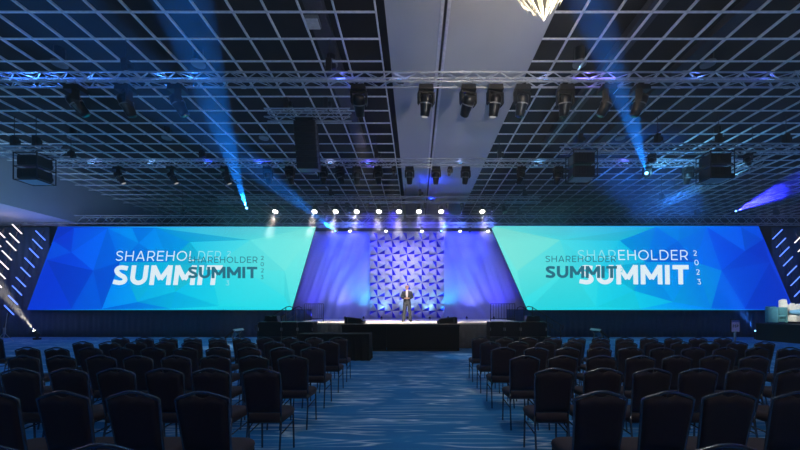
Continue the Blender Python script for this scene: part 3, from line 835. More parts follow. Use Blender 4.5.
line_array()

# ------------------------------------------------------------------ projector stacks
def projectors(px, d, zt, lab, flip):
    x = PX(px, d); y = d + .14
    r = thing('projector_stack', lab, 'projector', (x, y, zt))
    f = MB()
    for sx in (-1, 1):
        for sy in (-1, 1): f.tube([(sx * .52, sy * .40, 0), (sx * .52, sy * .40, -1.15)], .022, 6)
    for z in (-.03, -.58, -1.13):
        f.tube([(-.52, -.4, z), (.52, -.4, z), (.52, .4, z), (-.52, .4, z), (-.52, -.4, z)], .02, 6)
    f.build('cage', M_BLACKM, r)
    for z in (-.30, -.85):
        b = MB().box((0, 0, z), (.92, .68, .42)).build('projector_body', M_BLACK, r, bevel=.04)
        MB().lathe([(.12, .0), (.13, .06), (.11, .18), (.10, .18)], 16, Matrix.Translation((.18 * flip, .34, z)) @ Matrix.Rotation(-PI / 2, 4, 'X')).build('lens', M_LENSOFF, b)
        for k in range(4): MB().box((-.25 + .12 * k, -.345, z), (.07, .012, .26)).build('vent', M_BLACKM, b)
    MB().box((0, 0, -1.10), (.86, .62, .05)).build('base_tray', M_FASCIA, r)
    MB().box((.50 * flip, -.1, -1.0), (.10, .5, .16)).build('tilt_arm', M_BLACKM, r)
    for s in (-1, 1):
        MB().box((s * .3, 0, .015), (.07, .34, .05)).build('clamp', M_ALU, r)
    r.scale = (.84, .84, .9)
    return r
projectors(583, DP, ZP - .30, 'boxy projector stack hanging under the truss, closer to the stage centre', -1)
projectors(718, DP, ZP - .34, 'boxy projector stack hanging under the truss, beside the front-to-back truss', 1)
projectors(31, DP, PZ(146, DP) - .30, 'boxy projector stack hanging before the grey bulkhead', 1)

# ------------------------------------------------------------------ moving heads
def mh_meshes():
    d = {}
    d['base'] = MB().box((0, 0, -.06), (.34, .26, .12), taper=.9).mesh('base', M_BLACK)
    d['clamp'] = MB().tube([(0, -.15, .05), (0, .15, .05)], .014, 6).tube([(0, -.045, .03), (0, -.03, .075), (0, .03, .075), (0, .045, .03), (0, 0, .0)], .016, 6).mesh('clamp', M_ALU)
    y = MB(); y.box((0, 0, -.15), (.36, .12, .05))
    for s in (-1, 1): y.prism([(s * .165 - .022, -.13), (s * .165 + .022, -.13), (s * .165 + .028, -.37), (s * .165, -.42), (s * .165 - .02, -.37)], -.065, .065)
    d['yoke'] = y.mesh('yoke', M_BLACK)
    prof = [(.06, .17), (.115, .155), (.138, .09), (.142, -.02), (.128, -.06), (.112, -.16), (.102, -.27), (.092, -.28)]
    d['head'] = MB().lathe(prof, 18).mesh('head', M_BLACKM, True)
    d['band'] = MB().lathe([(.138, -.035), (.146, -.03), (.146, -.012), (.138, -.008)], 18).mesh('head_band', M_GREY)
    for k, m in (('off', M_LENSOFF), ('dim', M_LAMPDIM), ('on', M_LAMP), ('blue', M_LAMPB)):
        d['lens_' + k] = MB().lathe([(.078, -.283), (.078, -.292), (.05, -.30)], 16).mesh('lens', m)
    return d
MHM = mh_meshes()
def moving_head(loc, aim, label, lens='off', group='moving heads', s=1.0, floor=False, light=None, name='moving_head_light'):
    """loc: the underside of the truss (or the floor); aim: direction of the head"""
    r = thing(name, label, 'stage light', loc, 0, group)
    r.scale = (s, s, s)
    aim = Vector(aim).normalized()
    g = -1 if floor else 1
    if floor: aim = Vector((aim.x, aim.y, aim.z))
    hor = math.hypot(aim.x, aim.y)
    pan = math.atan2(-aim.x, aim.y) if hor > 1e-4 else 0
    tilt = math.atan2(hor, -aim.z)
    drop = .04
    zb = -drop if not floor else 0
    b = link('base', MHM['base'], r); b.location = (0, 0, zb if not floor else 0)
    if floor: b.rotation_euler = (PI, 0, 0)
    if not floor:
        for sx in (-.1, .1):
            c = link('clamp', MHM['clamp'], r); c.location = (sx, 0, -.045)
    yk = link('yoke', MHM['yoke'], r); yk.location = (0, 0, zb)
    yk.rotation_euler = (0, 0, pan) if not floor else (PI, 0, -pan + PI)
    if floor: yk.rotation_euler = (PI, 0, pan)
    hd = link('head', MHM['head'], r); hd.location = (0, 0, (zb - .36) if not floor else .36)
    hd.rotation_euler = (tilt, 0, pan)
    link('head_band', MHM['band'], hd); link('lens', MHM['lens_' + lens], hd)
    if light:
        pos = r.location + hd.location * s + aim * (.33 * s)
        spot('beam', pos, pos + aim, light[0], light[1], light[2], light[3] if len(light) > 3 else .4, light[4] if len(light) > 4 else .05, r)
    return r
def to(px0, py0, d0, px1, py1, d1): return P(px1, py1, d1) - P(px0, py0, d0)
WARM = (255, 236, 212); COOL = (235, 240, 255)
# front truss: picture column, aim, lens, light
man = Vector((-.43, 16.5, 1.9))
FLOORB = (80, 160, 225)
T1 = [(76, (.55, .5, -1), 'off', None), (126, (.25, .4, -1), 'off', None), (178, (.45, .3, -1), 'off', None), (359, (-.35, 6.6, -6.1), 'off', (4600, WARM, 26, .7, .1)), (426, (-.10, .35, -1), 'dim', None), (468, (-2.0, 6.6, -6.1), 'off', (4600, WARM, 26, .7, .1)),
      (495, (-.10, .35, -1), 'dim', (600, COOL, 16, .8, .05)), (522, (-.12, .35, -1), 'off', None), (565, (.02, .3, -1), 'off', None), (607, (-.45, .35, -1), 'off', None), (640, (-.35, .3, -1), 'off', None)]
for i, (px, aim, ln, li) in enumerate(T1):
    x = PX(px, D1 + .12); z = ZT - .25 - .025
    moving_head((x, D1 + .12, z), aim, 'black moving head under the closest truss, %s counting towards the sofa side' % ORD[i], ln, 'moving heads on the closest truss', 1.2, light=li)
T2 = [(119, (.5, .3, -1), 'dim'), (172, (.5, .3, -1), 'dim'), (226, (.4, .3, -1), 'dim'), (268, (.1, .4, -1), 'off'), (290, (.15, .4, -1), 'off'), (323, (.0, .4, -1), 'off'), (340, (.25, .4, -1), 'off'), (357, (-.1, .4, -1), 'off'), (378, (.1, .4, -1), 'off'),
      (409.5, (.0, .35, -1), 'off'), (436, (.0, .4, -1), 'off'), (465.5, (-.05, .35, -1), 'off'), (521, (-.3, .4, -1), 'off'), (558, (-.1, .5, -1), 'off'), (688, (.1, .5, -1), 'off')]
T2L = {}
for i, (px, aim, ln) in enumerate(T2):
    moving_head((PX(px, D2 + .12), D2 + .12, ZT - .25 - .025), aim, 'black moving head under the second truss, %s counting towards the sofa side' % ORD[i], ln, 'moving heads on the second truss', 1.08, light=T2L.get(i))
# ------------------------------------------------------------------ par lamps
PARM = {}
def par_meshes():
    PARM['can'] = MB().lathe([(.05, .22), (.10, .20), (.12, .02), (.135, -.14), (.14, -.15), (.14, -.17), (.125, -.17)], 16).mesh('can', M_BLACKM, True)
    PARM['lens'] = MB().lathe([(.118, -.172), (.118, -.178), (.07, -.19)], 16).mesh('lens', M_LAMP)
    PARM['lens_off'] = MB().lathe([(.118, -.172), (.118, -.178), (.07, -.19)], 16).mesh('lens', M_LENSOFF)
    y = MB(); y.tube([(-.155, 0, -.30), (-.155, 0, -.08), (.155, 0, -.08), (.155, 0, -.30)], .012, 6); y.tube([(0, 0, -.08), (0, 0, 0)], .018, 6)
    PARM['yoke'] = y.mesh('yoke', M_BLACKM)
par_meshes()
def par(loc, aim, label, group, light=None, on=True, s=1.0):
    r = thing('par_light', label, 'stage light', loc, 0, group); r.scale = (s,) * 3
    link('clamp', MHM['clamp'], r); link('yoke', PARM['yoke'], r)
    aim = Vector(aim).normalized()
    c = link('can', PARM['can'], r); c.location = (0, 0, -.30)
    c.rotation_euler = aim.to_track_quat('-Z', 'Y').to_euler()
    link('lens', PARM['lens' if on else 'lens_off'], c)
    if light:
        pos = r.location + c.location * s + aim * (.21 * s)
        spot('beam', pos, pos + aim, light[0], light[1], light[2], light[3], .08, r)
    return r
T3 = [276, 315, 336, 357, 379, 399, 419, 441, 482]
for i, px in enumerate(T3):
    par((PX(px, D3 + .14), D3 + .14, ZT3 - .28 - .03), (0, -.55, -1), 'glowing white lamp under the stage truss, %s counting towards the sofa side' % ORD[i], 'white lamps on the stage truss', (2500, (255, 240, 228), 24, .9), True, 1.15)
par((PX(504, D3 + .14), D3 + .14, ZT3 - .28 - .03), (0.1, -.35, -1), 'unlit lamp at the sofa end of the stage truss', 'white lamps on the stage truss', None, False, 1.15)
T5 = [350, 386, 422, 460, 488]
for i, px in enumerate(T5):
    par((PX(px, D5 - .02), D5 - .02, Z5 - .24 - .0), (0, -.5, -1), 'small glowing lamp at the backdrop top, %s counting towards the sofa side' % ORD[i], 'small lamps at the backdrop top', (150, (235, 235, 255), 45, .8), True, .62)
# ------------------------------------------------------------------ beams
BLUE = (20, 130, 255)
def beam_head(px, d, z, end, label, color, energy, size, lens='blue', stand=False, blend=.3, s=.9):
    """z: height of what carries the fixture (truss underside, truss top or floor)"""
    loc = Vector((PX(px, d), d, z)); piv = loc + Vector((0, 0, .36 * s if stand else -.40 * s))
    return moving_head(loc, Vector(end) - piv, label, lens, 'beam lights', s, stand, (energy, color, size, blend, .03))
beam_head(247, D3 + .14, ZT3 - .305, P(182, 0, 6.0), 'moving head throwing the blue beam closest to the hanging loudspeaker column', BLUE, 520000, 4.4)
beam_head(647, D2 + .12, ZT - .275, P(598, 0, 6.0), 'moving head throwing the bright blue beam on the sofa side', BLUE, 300000, 5.0)
beam_head(336, D5 + .12, PZ(222.5, D5) - .26, P(232, 150, 9.0), 'moving head throwing a slim blue beam beside the backdrop top', BLUE, 260000, 4.5, s=.6)
beam_head(441, D5 + .12, PZ(222.5, D5) - .26, P(490, 160, 9.0), 'moving head throwing a slim cyan beam above the petal wall', (90, 190, 255), 36000, 3, s=.6)
beam_head(734, D4 + .23, ZT4 + .03, P(840, 165, 13.5), 'moving head throwing a deep blue beam towards the sofa-side wall', (40, 40, 255), 100000, 14, 'blue', True, .6, .7)
beam_head(37, 18.6, 0, P(-45, 232, 16.5), 'floor moving head throwing a white beam beside the tubes', (255, 240, 220), 120000, 14, 'on', True, .7, .8)
beam_head(758, 19.0, 0, P(716, 275, 18.6), 'floor moving head throwing a dim blue beam at the riser corner', (40, 120, 255), 28000, 24, 'blue', True, .8, .8)

# ------------------------------------------------------------------ stage wash (fixtures on the trusses, most of them added)
def wash(px, d, z, tgt, label, color, e, size, blend=.7, s=.8):
    loc = Vector((PX(px, d), d, z)); aim = (Vector(tgt) - (loc - Vector((0, 0, .5 * s)))).normalized()
    moving_head(loc, aim, label, 'off', 'wash lights', s, False, (e, color, size, blend, .1), 'wash_light')
for px, tx in ((326, -5.2), (347, -3.6), (462, 2.4), (493, 4.0)):  # fixtures added on the stage truss to colour the backdrop
    wash(px, D3 + .14, ZT3 - .305, (tx, 21.3, 4.4), 'added wash light turning the backdrop blue, ' + ('outer' if px in (326, 493) else 'inner') + (' on the speaker-column half' if px < 400 else ' on the sofa half'), (84, 110, 240), 430, 100, 1.0, .6)
for px, tx in ((352, -4.2), (470, 3.0)):
    wash(px, D5 + .1, PZ(222.5, D5) - .26, (tx, 21.3, 5.6), 'wash light making the deep blue patch on the backdrop top, ' + ('speaker-column half' if px < 400 else 'sofa half'), (14, 6, 255), 450, 150, 1.0, .5)
for i, px in enumerate((368, 393, 425, 447)):  # fixtures added among the stage lamps to colour the petal wall
    wash(px, D3 + .14, ZT3 - .305, (PX(px - 2, 20.6), 20.75, 3.6), 'added blue wash light facing the petal wall, %s counting towards the sofa side' % ORD[i], (60, 50, 255), 420, 110, 1.0, .45)
for px, tx, nm in ((394, -1.3, 'speaker column'), (450, .1, 'sofa side')):  # fill lights added to lift the petals to lavender
    wash(px, D2 + .12, ZT - .275, (tx, 20.7, 3.9), 'added pale wash light on the second truss facing the petal wall, nearer the ' + nm, (210, 204, 236), 1700, 36, 1.0, .6)
for i, (x, col, e, tx) in enumerate(((-6.2, (70, 60, 255), 160, -7), (-4.2, (110, 120, 255), 170, -5), (-3.1, (60, 180, 255), 130, -3.3), (-2.0, (150, 215, 255), 60, -1.9), (-.5, (150, 215, 255), 60, -.6), (.8, (150, 215, 255), 60, .7), (1.9, (60, 180, 255), 130, 2.1), (3.0, (110, 120, 255), 170, 3.9), (4.6, (60, 50, 255), 170, 5.6))):
    uplight(x, 20.0 if -2.7 < x < 1.4 else 20.4, STG, 'small uplight on the deck at the set foot, %s counting towards the sofa side' % ORD[i], col, e * (1.7 if -2.7 < x < 1.4 else 1.9), (tx, 21.2, 4.4), M_LAMPV if col[0] < 150 else M_LAMPC)

wash(748, DP + .14, ZP - .30, (19.3, 17.4, 1.4), 'wash light on the projector truss aimed at the cream lounge seat', (240, 240, 235), 4500, 14, .7, .7)
wash(652, DP + .14, ZP - .30, (13.7, 16.5, 7.4), 'added wash light on the projector truss colouring the front-to-back truss cyan', (110, 200, 255), 1600, 70, 1.0, .7)  # lamp added to brighten the dark near end of this truss
# ------------------------------------------------------------------ truss lights, and floor washes added to brighten the ceiling
def truss_glow(px, d, color, e, label):
    loc = (PX(px, d), d, ZT - .215)
    r = thing('truss_glow_light', label, 'stage light', loc, 0, 'small lights sitting inside the trusses')
    MB().box((0, 0, .03), (.20, .12, .05)).build('body', M_BLACKM, r, bevel=.01)
    MB().box((0, 0, .06), (.16, .08, .012)).build('lens', M_LAMPB, r)
    MB().tube([(0, -.12, .0), (0, .12, .0)], .012, 5).build('bracket', M_BLACKM, r)
    l = bpy.data.lights.new('glow', 'POINT'); l.energy = e; l.color = lin(color); l.shadow_soft_size = .04
    o = bpy.data.objects.new('glow', l); C.objects.link(o); o.parent = r; o.location = (0, 0, .11)
for i, (px, c, e) in enumerate(((8, (50, 110, 255), 7), (28, (60, 130, 255), 9), (52, (50, 110, 255), 7), (92, (60, 120, 255), 4), (160, (60, 140, 255), 5), (190, (50, 130, 255), 5), (340, (80, 90, 255), 8), (400, (150, 140, 200), 2), (545, (150, 150, 210), 2), (590, (130, 110, 255), 7), (612, (140, 110, 255), 6), (700, (80, 110, 230), 3), (770, (80, 90, 230), 3))):
    truss_glow(px, D1 + .12, c, e, 'small coloured light inside the closest truss, %s counting towards the sofa side' % ORD[i])
for i, (px, c, e) in enumerate(((90, (120, 150, 220), 4), (150, (120, 160, 220), 4), (205, (40, 70, 255), 8), (258, (40, 60, 255), 10), (330, (150, 150, 200), 4), (368, (90, 60, 255), 9), (460, (140, 150, 200), 4), (540, (110, 170, 220), 4), (626, (100, 90, 255), 6), (720, (90, 150, 220), 4))):
    truss_glow(px, D2 + .12, c, e, 'small coloured light inside the second truss, %s counting towards the sofa side' % ORD[i])
r_ = thing('ceiling_wash_light', 'up-facing light on the stage truss turning the ceiling strip blue', 'stage light', (PX(432, D3 + .14), D3 + .14, ZT3 - .245))
MB().box((0, 0, .03), (.20, .12, .05)).build('body', M_BLACKM, r_, bevel=.01)
MB().box((0, 0, .06), (.16, .08, .012)).build('lens', M_LENSOFF, r_)
MB().tube([(0, -.13, .0), (0, .13, .0)], .012, 5).build('bracket', M_BLACKM, r_)
spot('up_beam', r_.location + Vector((0, 0, .08)), r_.location + Vector((0, .8, 3)), 260, (20, 50, 255), 120, .9, .1, r_)
moving_head((-17, 9.5, 0), (-3.2, 7.5, 7.6), 'added unseen floor wash light turning the grey bulkhead pale', 'off', 'added floor wash lights', 1.0, True, (4200, (150, 185, 210), 60, 1.0, .15), 'added_floor_wash_light')  # lamp added out of view to lift the bulkhead tone
moving_head((-19, 13.5, 0), (-1.2, 6.0, 6.5), 'added unseen floor wash light making the blue patch low on the bulkhead', 'off', 'added floor wash lights', 1.0, True, (900, (30, 40, 255), 44, 1.0, .15), 'added_floor_wash_light')  # lamp added out of view for the blue tint on the bulkhead
moving_head((3.4, -3.0, 0), (-2.0, 18.0, 9.0), 'added unseen floor wash light aimed along the grey ceiling strip', 'off', 'added floor wash lights', 1.0, True, (3400, (236, 230, 226), 24, .9, .1), 'added_floor_wash_light')  # lamp added behind the camera to brighten the ceiling strip
# wash lights added out of view along the hall sides to brighten the ceiling bars
for i, (x, y, c, e) in enumerate(((-15, 3.0, (105, 170, 225), 1500), (-6, -2.5, (135, 182, 225), 1200), (7, -2.5, (135, 182, 225), 1200), (17, 3.0, (105, 170, 225), 1500), (-19, 11.5, (80, 155, 225), 1500), (22, 11.5, (70, 140, 228), 1500))):
    moving_head((x, y, 0), (0, .25 if y > 0 else .5, 1), 'added unseen floor wash light aimed at the ceiling, %s of the set along the hall sides' % ORD[i], 'off', 'added floor wash lights', 1.0, True, (e, c, 130, .9, .15), 'added_floor_wash_light')

# ------------------------------------------------------------------ chandelier
def chandelier(x, y, ztip, label, e):
    r = thing('crystal_chandelier', label, 'chandelier', (x, y, ztip))
    top = CEIL - ztip
    MB().lathe([(.22, top), (.22, top - .04), (.12, top - .08)], 20).build('canopy', M_TRACK, r)
    MB().tube([(0, 0, top - .05), (0, 0, .9)], .02, 8).build('rod', M_TRACK, r)
    mg = mat('lit_crystal', (150, 146, 130), .1, 0, .03, emit=(255, 240, 206), estr=.95)  # glow of the bulbs put into the crystals as emission
    md = mat('dim_crystal', (70, 70, 66), .08, 0, .03, emit=(235, 220, 180), estr=.16)  # darker copy of the same crystal, for the dark streaks between lit blades
    fr = MB()
    for rr, z in ((.62, .95), (.42, .55)):
        fr.tube([(rr * math.cos(2 * PI * k / 24), rr * math.sin(2 * PI * k / 24), z) for k in range(25)], .012, 5)
    for k in range(6):
        a = 2 * PI * k / 6; fr.tube([(0, 0, 1.0), (.62 * math.cos(a), .62 * math.sin(a), .95)], .01, 5)
        fr.tube([(.62 * math.cos(a), .62 * math.sin(a), .95), (.42 * math.cos(a), .42 * math.sin(a), .55)], .008, 5)
    fr.build('frame', M_TRACK, r)
    def blade(L, w, t):
        m = MB(); m.add([(0, 0, 0), (w, 0, -.35 * L), (0, t, -.35 * L), (-w, 0, -.35 * L), (0, -t, -.35 * L), (0, 0, -L)],
                        [(0, 1, 2), (0, 2, 3), (0, 3, 4), (0, 4, 1), (5, 2, 1), (5, 3, 2), (5, 4, 3), (5, 1, 4)]); return m
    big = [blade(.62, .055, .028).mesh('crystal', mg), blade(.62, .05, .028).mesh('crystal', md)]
    for (n, rad, z, tl, off) in ((18, .60, .95, .42, 0), (14, .44, .72, .5, .2), (10, .26, .58, .42, .1)):
        for k in range(n):
            a = 2 * PI * (k + off) / n
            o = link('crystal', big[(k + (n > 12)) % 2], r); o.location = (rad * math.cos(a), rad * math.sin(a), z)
            o.rotation_euler = (Matrix.Rotation(a - PI / 2, 3, 'Z') @ Matrix.Rotation(-tl, 3, 'X')).to_euler()
    l = bpy.data.lights.new('bulb', 'POINT'); l.energy = e; l.color = lin((255, 232, 205)); l.shadow_soft_size = .3
    o = bpy.data.objects.new('bulb', l); C.objects.link(o); o.parent = r; o.location = (0, 0, .35)
chandelier(2.30, 6.2, 6.78, 'lit crystal chandelier cut by the top of the picture', 480)
chandelier(2.30, 0.4, 6.78, 'added unseen crystal chandelier lighting the back of the hall', 420)  # added out of view to light the carpet and chair backs

# ceiling fittings
def downlight(x, y, label, e):
    r = thing('recessed_downlight', label, 'ceiling light', (x, y, CEIL + .1), 0, 'recessed ceiling lights')
    MB().lathe([(.15, 0), (.20, .0), (.20, .06), (.15, .06)], 18).build('ring', M_GREY, r)
    MB().lathe([(.14, .03), (.14, .5)], 18).build('can', M_BLACKM, r)
    MB().lathe([(.06, .0), (.06, .025)], 12).build('bulb', M_GREY, r)
    spot('down_beam', (x, y, CEIL + .06), (x, y, 0), e, (120, 185, 235), 100, 1.0, .15, r)
dl = 0
for row, (d, nm) in enumerate(((1.8, 'added over the back rows'), (6.2, 'added over the middle rows'), (10.55, 'over the closest truss'), (15.1, 'over the stage front'))):  # grid extended beyond the few known fittings to light the carpet
    for i, x in enumerate((-15.0, -10.9, -6.66, -2.6, 5.0, 8.93, 13.2, 17.5)):
        if row == 3 and 2 < i < 5: continue
        downlight(x, d, 'small round dimmed ceiling light %s, %s counting towards the sofa side' % (nm, ORD[i]), 150)
def vent(px, py, label):
    d = F_PX * (DC + .2) / (VPY - py)
    r = thing('ceiling_vent', label, 'vent', (PX(px, d), d, CEIL + .2))
    MB().box((0, 0, .06), (.36, .36, .08)).build('vent_box', M_GREY, r)
    for k in range(6): MB().box((0, -.14 + .056 * k, .0), (.32, .02, .05)).build('slat', M_TRACK, r)
    MB().tube([(0, 0, .1), (0, 0, .42)], .08, 8).build('vent_neck', M_GREY, r)
vent(313, 24, 'small pale slatted vent between the ceiling bars')

# ------------------------------------------------------------------ the man on stage
def skin_obj(name, chain, m, parent, sub=2, root=0):
    """chain: (verts [(co, radius)], edges)"""
    vs, es = chain
    me = bpy.data.meshes.new(name); me.from_pydata([v[0] for v in vs], es, [])
    o = link(name, me, parent); me.materials.append(m)
    md = o.modifiers.new('skin', 'SKIN'); md.use_smooth_shade = True
    for i, v in enumerate(vs):
        r = v[1]; me.skin_vertices[0].data[i].radius = r if isinstance(r, tuple) else (r, r)
        me.skin_vertices[0].data[i].use_root = (i == root)
    s = o.modifiers.new('sub', 'SUBSURF'); s.levels = sub; s.render_levels = sub
    return o
def person(x, y, z):
    r = thing('person', 'person in a dark suit and white shirt standing on stage, hands joined', 'person', (x, y, z))
    # y negative faces the audience
    V = []; E = []
    def v(co, rad, prev=None):
        V.append((co, rad)); i = len(V) - 1
        if prev is not None: E.append((prev, i))
        return i
    pel = v((0, 0, .95), (.12, .09)); ab = v((0, -.0, 1.10), (.12, .09), pel); ch = v((0, 0, 1.28), (.13, .09), ab); sh = v((0, .01, 1.41), (.085, .075), ch)
    nk = v((0, 0, 1.50), .055, sh); n2 = v((0, -.008, 1.545), .054, nk); jaw = v((0, -.02, 1.585), (.070, .078), n2); fc = v((0, -.008, 1.645), (.086, .102), jaw); cr = v((0, .002, 1.70), (.088, .100), fc); tp = v((0, .006, 1.745), (.06, .07), cr)
    for s in (-1, 1):
        a = v((s * .175, .014, 1.39), .045, sh); e = v((s * .255, .02, 1.16), .036, a); w = v((s * .10, -.20, 1.10), .030, e); p = v((s * .045, -.235, 1.105), (.024, .036), w)
        for k in range(4):
            f0 = v((s * (.012 - .004 * k), -.25 + .004 * k, 1.128 - .019 * k), .0095, p)
            f1 = v((-s * (.022 + .002 * k), -.256 + .006 * k, 1.124 - .019 * k), .0085, f0); v((-s * .04, -.236, 1.120 - .019 * k), .0075, f1)
        t0 = v((s * .030, -.25, 1.145), .011, p); v((s * .006, -.262, 1.152), .009, t0)
        h = v((s * .09, 0, .88), .08, pel); kn = v((s * .125, -.01, .50), .058, h); an = v((s * .15, .01, .10), .038, kn); ft = v((s * .163, -.08, .045), (.034, .028), an); v((s * .172, -.15, .04), (.03, .02), ft)
    skin_obj('body', (V, E), M_SKIN, r, 2, pel)
    # face details
    f = MB()
    f.lathe([(.001, -.03), (.012, -.015), (.016, .0), (.010, .02), (.001, .035)], 8, Matrix.Translation((0, -.098, 1.648)) @ Matrix.Rotation(-.25, 4, 'X')); f.build('nose', M_SKIN, r, smooth=True)
    for s in (-1, 1):
        MB().lathe([(.001, -.010), (.010, -.005), (.012, 0), (.010, .005), (.001, .010)], 8, Matrix.Translation((s * .031, -.086, 1.668))).build('eye', M_SHOE, r, smooth=True)
        MB().lathe([(.001, -.028), (.009, -.015), (.012, .005), (.006, .026)], 8, Matrix.Translation((s * .080, .006, 1.652))).build('ear', M_SKIN, r, smooth=True)
    MB().box((0, -.084, 1.603), (.045, .014, .008)).build('mouth', mat('lips', (150, 84, 76), .5), r)
    hp = MB(); prof = []
    for j in range(5):
        a = j / 4; prof.append((.080 + .006 * math.sin(a * PI), 1.61 + .070 * a))
    n = 16; vs = []; fs = []
    for (rr, zz) in prof:
        for k in range(n + 1):
            a = math.radians(15 + 150 * k / n); vs.append((rr * math.cos(a) * 1.0, rr * math.sin(a) * 1.12, zz))
    for j in range(4):
        for k in range(n): q = j * (n + 1) + k; fs.append((q, q + 1, q + n + 2, q + n + 1))
    hp.add(vs, fs); ho = hp.build('hair', M_HAIR, r, smooth=True); so = ho.modifiers.new('t', 'SOLIDIFY'); so.thickness = .014; so.offset = 1
    # jacket
    V = []; E = []
    b0 = v((0, .0, .76), (.205, .155)); b1 = v((0, 0, .98), (.185, .14), b0); b2 = v((0, 0, 1.12), (.178, .137), b1); b3 = v((0, 0, 1.28), (.198, .142), b2); b4 = v((0, .012, 1.40), (.15, .112), b3); b5 = v((0, .02, 1.47), (.085, .07), b4)
    for s in (-1, 1):
        a = v((s * .185, .014, 1.385), .082, b4); e = v((s * .265, .022, 1.16), .066, a); v((s * .115, -.19, 1.10), .050, e)
    skin_obj('jacket', (V, E), M_SUIT, r, 2, b0)
    V = []; E = []
    t0 = v((0, 0, .92), (.15, .12))
    for s in (-1, 1):
        h = v((s * .092, 0, .86), .108, t0); kn = v((s * .127, -.01, .50), .082, h); v((s * .152, .008, .20), .076, kn); v((s * .155, .0, .02), .078, len(V) - 1)
    skin_obj('trousers', (V, E), M_SUIT, r, 2, t0)
    for s in (-1, 1):
        MB().prism([(-.05, 0), (.05, 0), (.052, .04), (.035, .085), (-.035, .085), (-.052, .04)], -.22, .085, Matrix.Translation((s * .165, 0, 0)) @ Matrix.Rotation(s * .12, 4, 'Z')).build('shoe', M_SHOE, r, bevel=.02)
    # shirt front between the lapels
    sm = MB(); rows = [(1.49, .045, -.075), (1.42, .062, -.118), (1.32, .058, -.150), (1.22, .046, -.152), (1.13, .030, -.150)]
    vs = []
    for zz, w, yy in rows:
        for t in (-1, -.5, 0, .5, 1): vs.append((t * w, yy - .006 * (1 - t * t), zz))
    fs = [(j * 5 + i, j * 5 + i + 1, j * 5 + i + 6, j * 5 + i + 5) for j in range(4) for i in range(4)]
    sm.add(vs, fs); o = sm.build('shirt', M_SHIRT, r, smooth=True); so = o.modifiers.new('t', 'SOLIDIFY'); so.thickness = .02; so.offset = 0
    for s in (-1, 1):
        m = MB(); m.prism([(s * .05, 1.49), (s * .085, 1.44), (s * .10, 1.34), (s * .035, 1.12), (s * .055, 1.30)][::s], -.175, -.135); m.build('lapel', M_SUIT, r)
        m = MB(); m.prism([(s * .008, 1.49), (s * .052, 1.525), (s * .058, 1.485), (s * .03, 1.455)][::s], -.095, -.06); m.build('collar', M_SHIRT, r)
    return r
person(-.43, 16.5, STG)

# ------------------------------------------------------------------ riser, sofa, sign, floor monitors
ri = thing('riser', 'black draped side riser carrying the teal and cream seats', 'platform', (18.2, 0, 0))
MB().box((3.2, 15.35, .88), (6.4, 6.3, .05)).build('deck', M_BLACK, ri)
MB().box((.02, 15.35, .43), (.02, 6.26, .86)).build('skirt', M_CLOTH, ri)
MB().box((3.2, 12.24, .43), (6.36, .02, .86)).build('skirt', M_CLOTH, ri)
MB().box((3.2, 15.35, .43), (6.2, 6.1, .84)).build('frame', M_BLACK, ri)
RZ = .906
def teal():
    r = thing('armchair', 'teal upholstered square-backed armchair on the side riser', 'armchair', (18.74, 17.95, RZ), 0)
    MB().box((0, .28, .46), (.50, .12, .86)).build('backrest', M_TEAL, r, bevel=.03)
    MB().box((0, -.05, .36), (.36, .56, .14)).build('seat_cushion', M_TEAL, r, bevel=.04)
    for s in (-1, 1): MB().box((s * .22, -.06, .44), (.06, .54, .80)).build('arm', M_TEAL, r, bevel=.02)
    MB().box((0, -.02, .18), (.37, .54, .20)).build('base', M_TEAL, r, bevel=.02)
    for sx in (-1, 1):
        for sy in (-1, 1): MB().tube([(sx * .2, sy * .25, 0), (sx * .2, sy * .25, .10)], .02, 8).build('leg', M_BLACKM, r)
teal()
def creamc():
    r = thing('lounge_seat', 'cream lounge seat with jagged scalloped back and pale blue cushion', 'sofa', (20.02, 17.75, RZ), 0)
    hs = (1.28, 1.06, 1.02, 1.10, 1.0, 1.22); us = (-.98, -.56, -.22, .10, .42, .70, .98)
    for k in range(6):
        u0, u1 = us[k], us[k + 1]; uc = u0 + (u1 - u0) * (.38 if k == 0 else .5); hgt = hs[k]; yy = .34
        p = [(u0, yy, .10), (u1, yy, .10), (u1, yy + .04, .86), (uc, yy, hgt), (u0, yy + .04, hgt - .09 if k == 0 else .90)]
        q = [(u0, yy - .16, .10), (u1, yy - .16, .10), (u1, yy - .06, .84), (uc, yy - .22, hgt - .03), (u0, yy - .06, hgt - .12 if k == 0 else .88), (uc, yy - .32, .52)]
        pm = MB(); pm.add(p + q, [(0, 1, 2, 3, 4), (5, 6, 10), (6, 7, 10), (7, 8, 10), (8, 9, 10), (9, 5, 10), (0, 1, 6, 5), (1, 2, 7, 6), (2, 3, 8, 7), (3, 4, 9, 8), (4, 0, 5, 9)])
        pm.build('back_fold', M_CREAM, r)
    MB().box((0, -.12, .26), (1.9, .62, .34)).build('seat_base', M_CREAM, r, bevel=.06)
    MB().box((0, -.12, .04), (1.7, .5, .08)).build('plinth', M_BLACK, r)
    cm = MB(); cm.lathe([(.02, .0), (.36, .03), (.46, .13), (.40, .25), (.1, .31)], 20); o = cm.build('cushion', M_SKYC, r, smooth=True); o.location = (-.40, -.20, .43)
creamc()
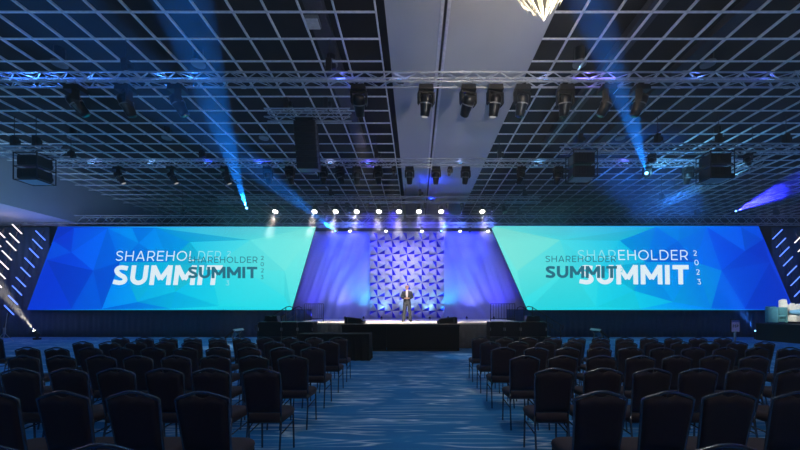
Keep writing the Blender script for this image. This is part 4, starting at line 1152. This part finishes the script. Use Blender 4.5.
def sign():
    d = 17.0; r = thing('sign_stand', 'small upright notice board on a pole beside the riser', 'sign', (PX(735.6, d), d, 0))
    MB().lathe([(.18, 0), (.18, .02), (.04, .04)], 18).build('base', M_BLACKM, r)
    MB().tube([(0, .03, .03), (0, .03, .62)], .05, 10).build('pole', M_ALU, r, smooth=True)
    MB().box((0, .02, .82), (.46, .03, .66)).build('frame', M_BLACKM, r)
    b = MB().box((0, .0, .82), (.38, .015, .58)).build('notice', mat('notice_lavender', (176, 176, 225), .6, emit=(150, 150, 225), estr=.10), r)  # faint emission brightens the board, which holds no lamp
    MB().box((0, -.010, 1.055), (.38, .006, .11)).build('header', mat('notice_blue', (96, 120, 205), .6), b)
    w = MB()
    for ch, x0, x1 in (('D', 732.6, 734.4), ('S', 734.7, 736.5), ('P', 736.8, 738.6)):
        word(w, ch, x0, x1, 324.6, 327.4, .24, d - .012, .1, .1)
    w.v = [(q[0] - r.location.x, q[1] - r.location.y, q[2]) for q in w.v]
    flat(w, 'lettering', mat('ink', (30, 34, 60), .7), b)
sign()
def floor_monitor(px, d, sgn, label):
    """tilted flat monitor on a curved stand; sgn = side its top leans to"""
    r = thing('floor_monitor', label, 'monitor', (PX(px, d), d, 0))
    R_ = Matrix.Rotation(sgn * math.radians(-40), 4, 'Y')
    M_ = Matrix.Translation((0, 0, .40)) @ Matrix.Rotation(sgn * math.radians(50), 4, 'Y')
    m = MB(); m.box((0, 0, 0), (.06, .95, .58)); m.v = [tuple(M_ @ Vector(q)) for q in m.v]; m.build('panel', M_BLACK, r, bevel=.01)
    m = MB(); m.box((sgn * .035, 0, .0), (.012, .88, .50)); m.v = [tuple(M_ @ Vector(q)) for q in m.v]; m.build('display', M_LENSOFF, r)
    m = MB(); m.box((0, 0, .31), (.12, .95, .05)); m.v = [tuple(M_ @ Vector(q)) for q in m.v]; m.build('top_bezel', M_WHITE, r, bevel=.01)
    for y in (-.36, .36):
        t = M_ @ Vector((0, y, .27)); b = Vector((t.x - sgn * .02, y, .02))
        MB().tube([t, (t.x - sgn * .12, y, t.z * .55), b], .03, 6).build('stand_arm', M_GREY, r)
        l = M_ @ Vector((0, y, -.28))
        MB().tube([(b.x, y, .02), (l.x, y, .02), l], .02, 6).build('foot', M_BLACKM, r)
floor_monitor(234, 17.5, 1, 'tilted floor monitor with pale top edge before the drape, speaker-column side')
floor_monitor(600, 17.5, -1, 'tilted floor monitor with pale top edge before the drape, sofa side')
def tripod():
    d = 17.5; r = thing('tripod_stand', 'thin pale tripod stand below the tube rack', 'stand', (PX(5, d), d, 0))
    MB().tube([(-.05, 0, .25), (.12, 0, 1.45)], .016, 6).build('pole', M_ALU, r)
    for k in range(3):
        a = 2 * PI * k / 3 + .4; MB().tube([(-.05, 0, .45), (.35 * math.cos(a) - .05, .35 * math.sin(a), 0.005)], .012, 6).build('leg', M_ALU, r)
    MB().box((-.03, 0, .55), (.09, .06, .3)).build('bracket', M_ALU, r)
tripod()
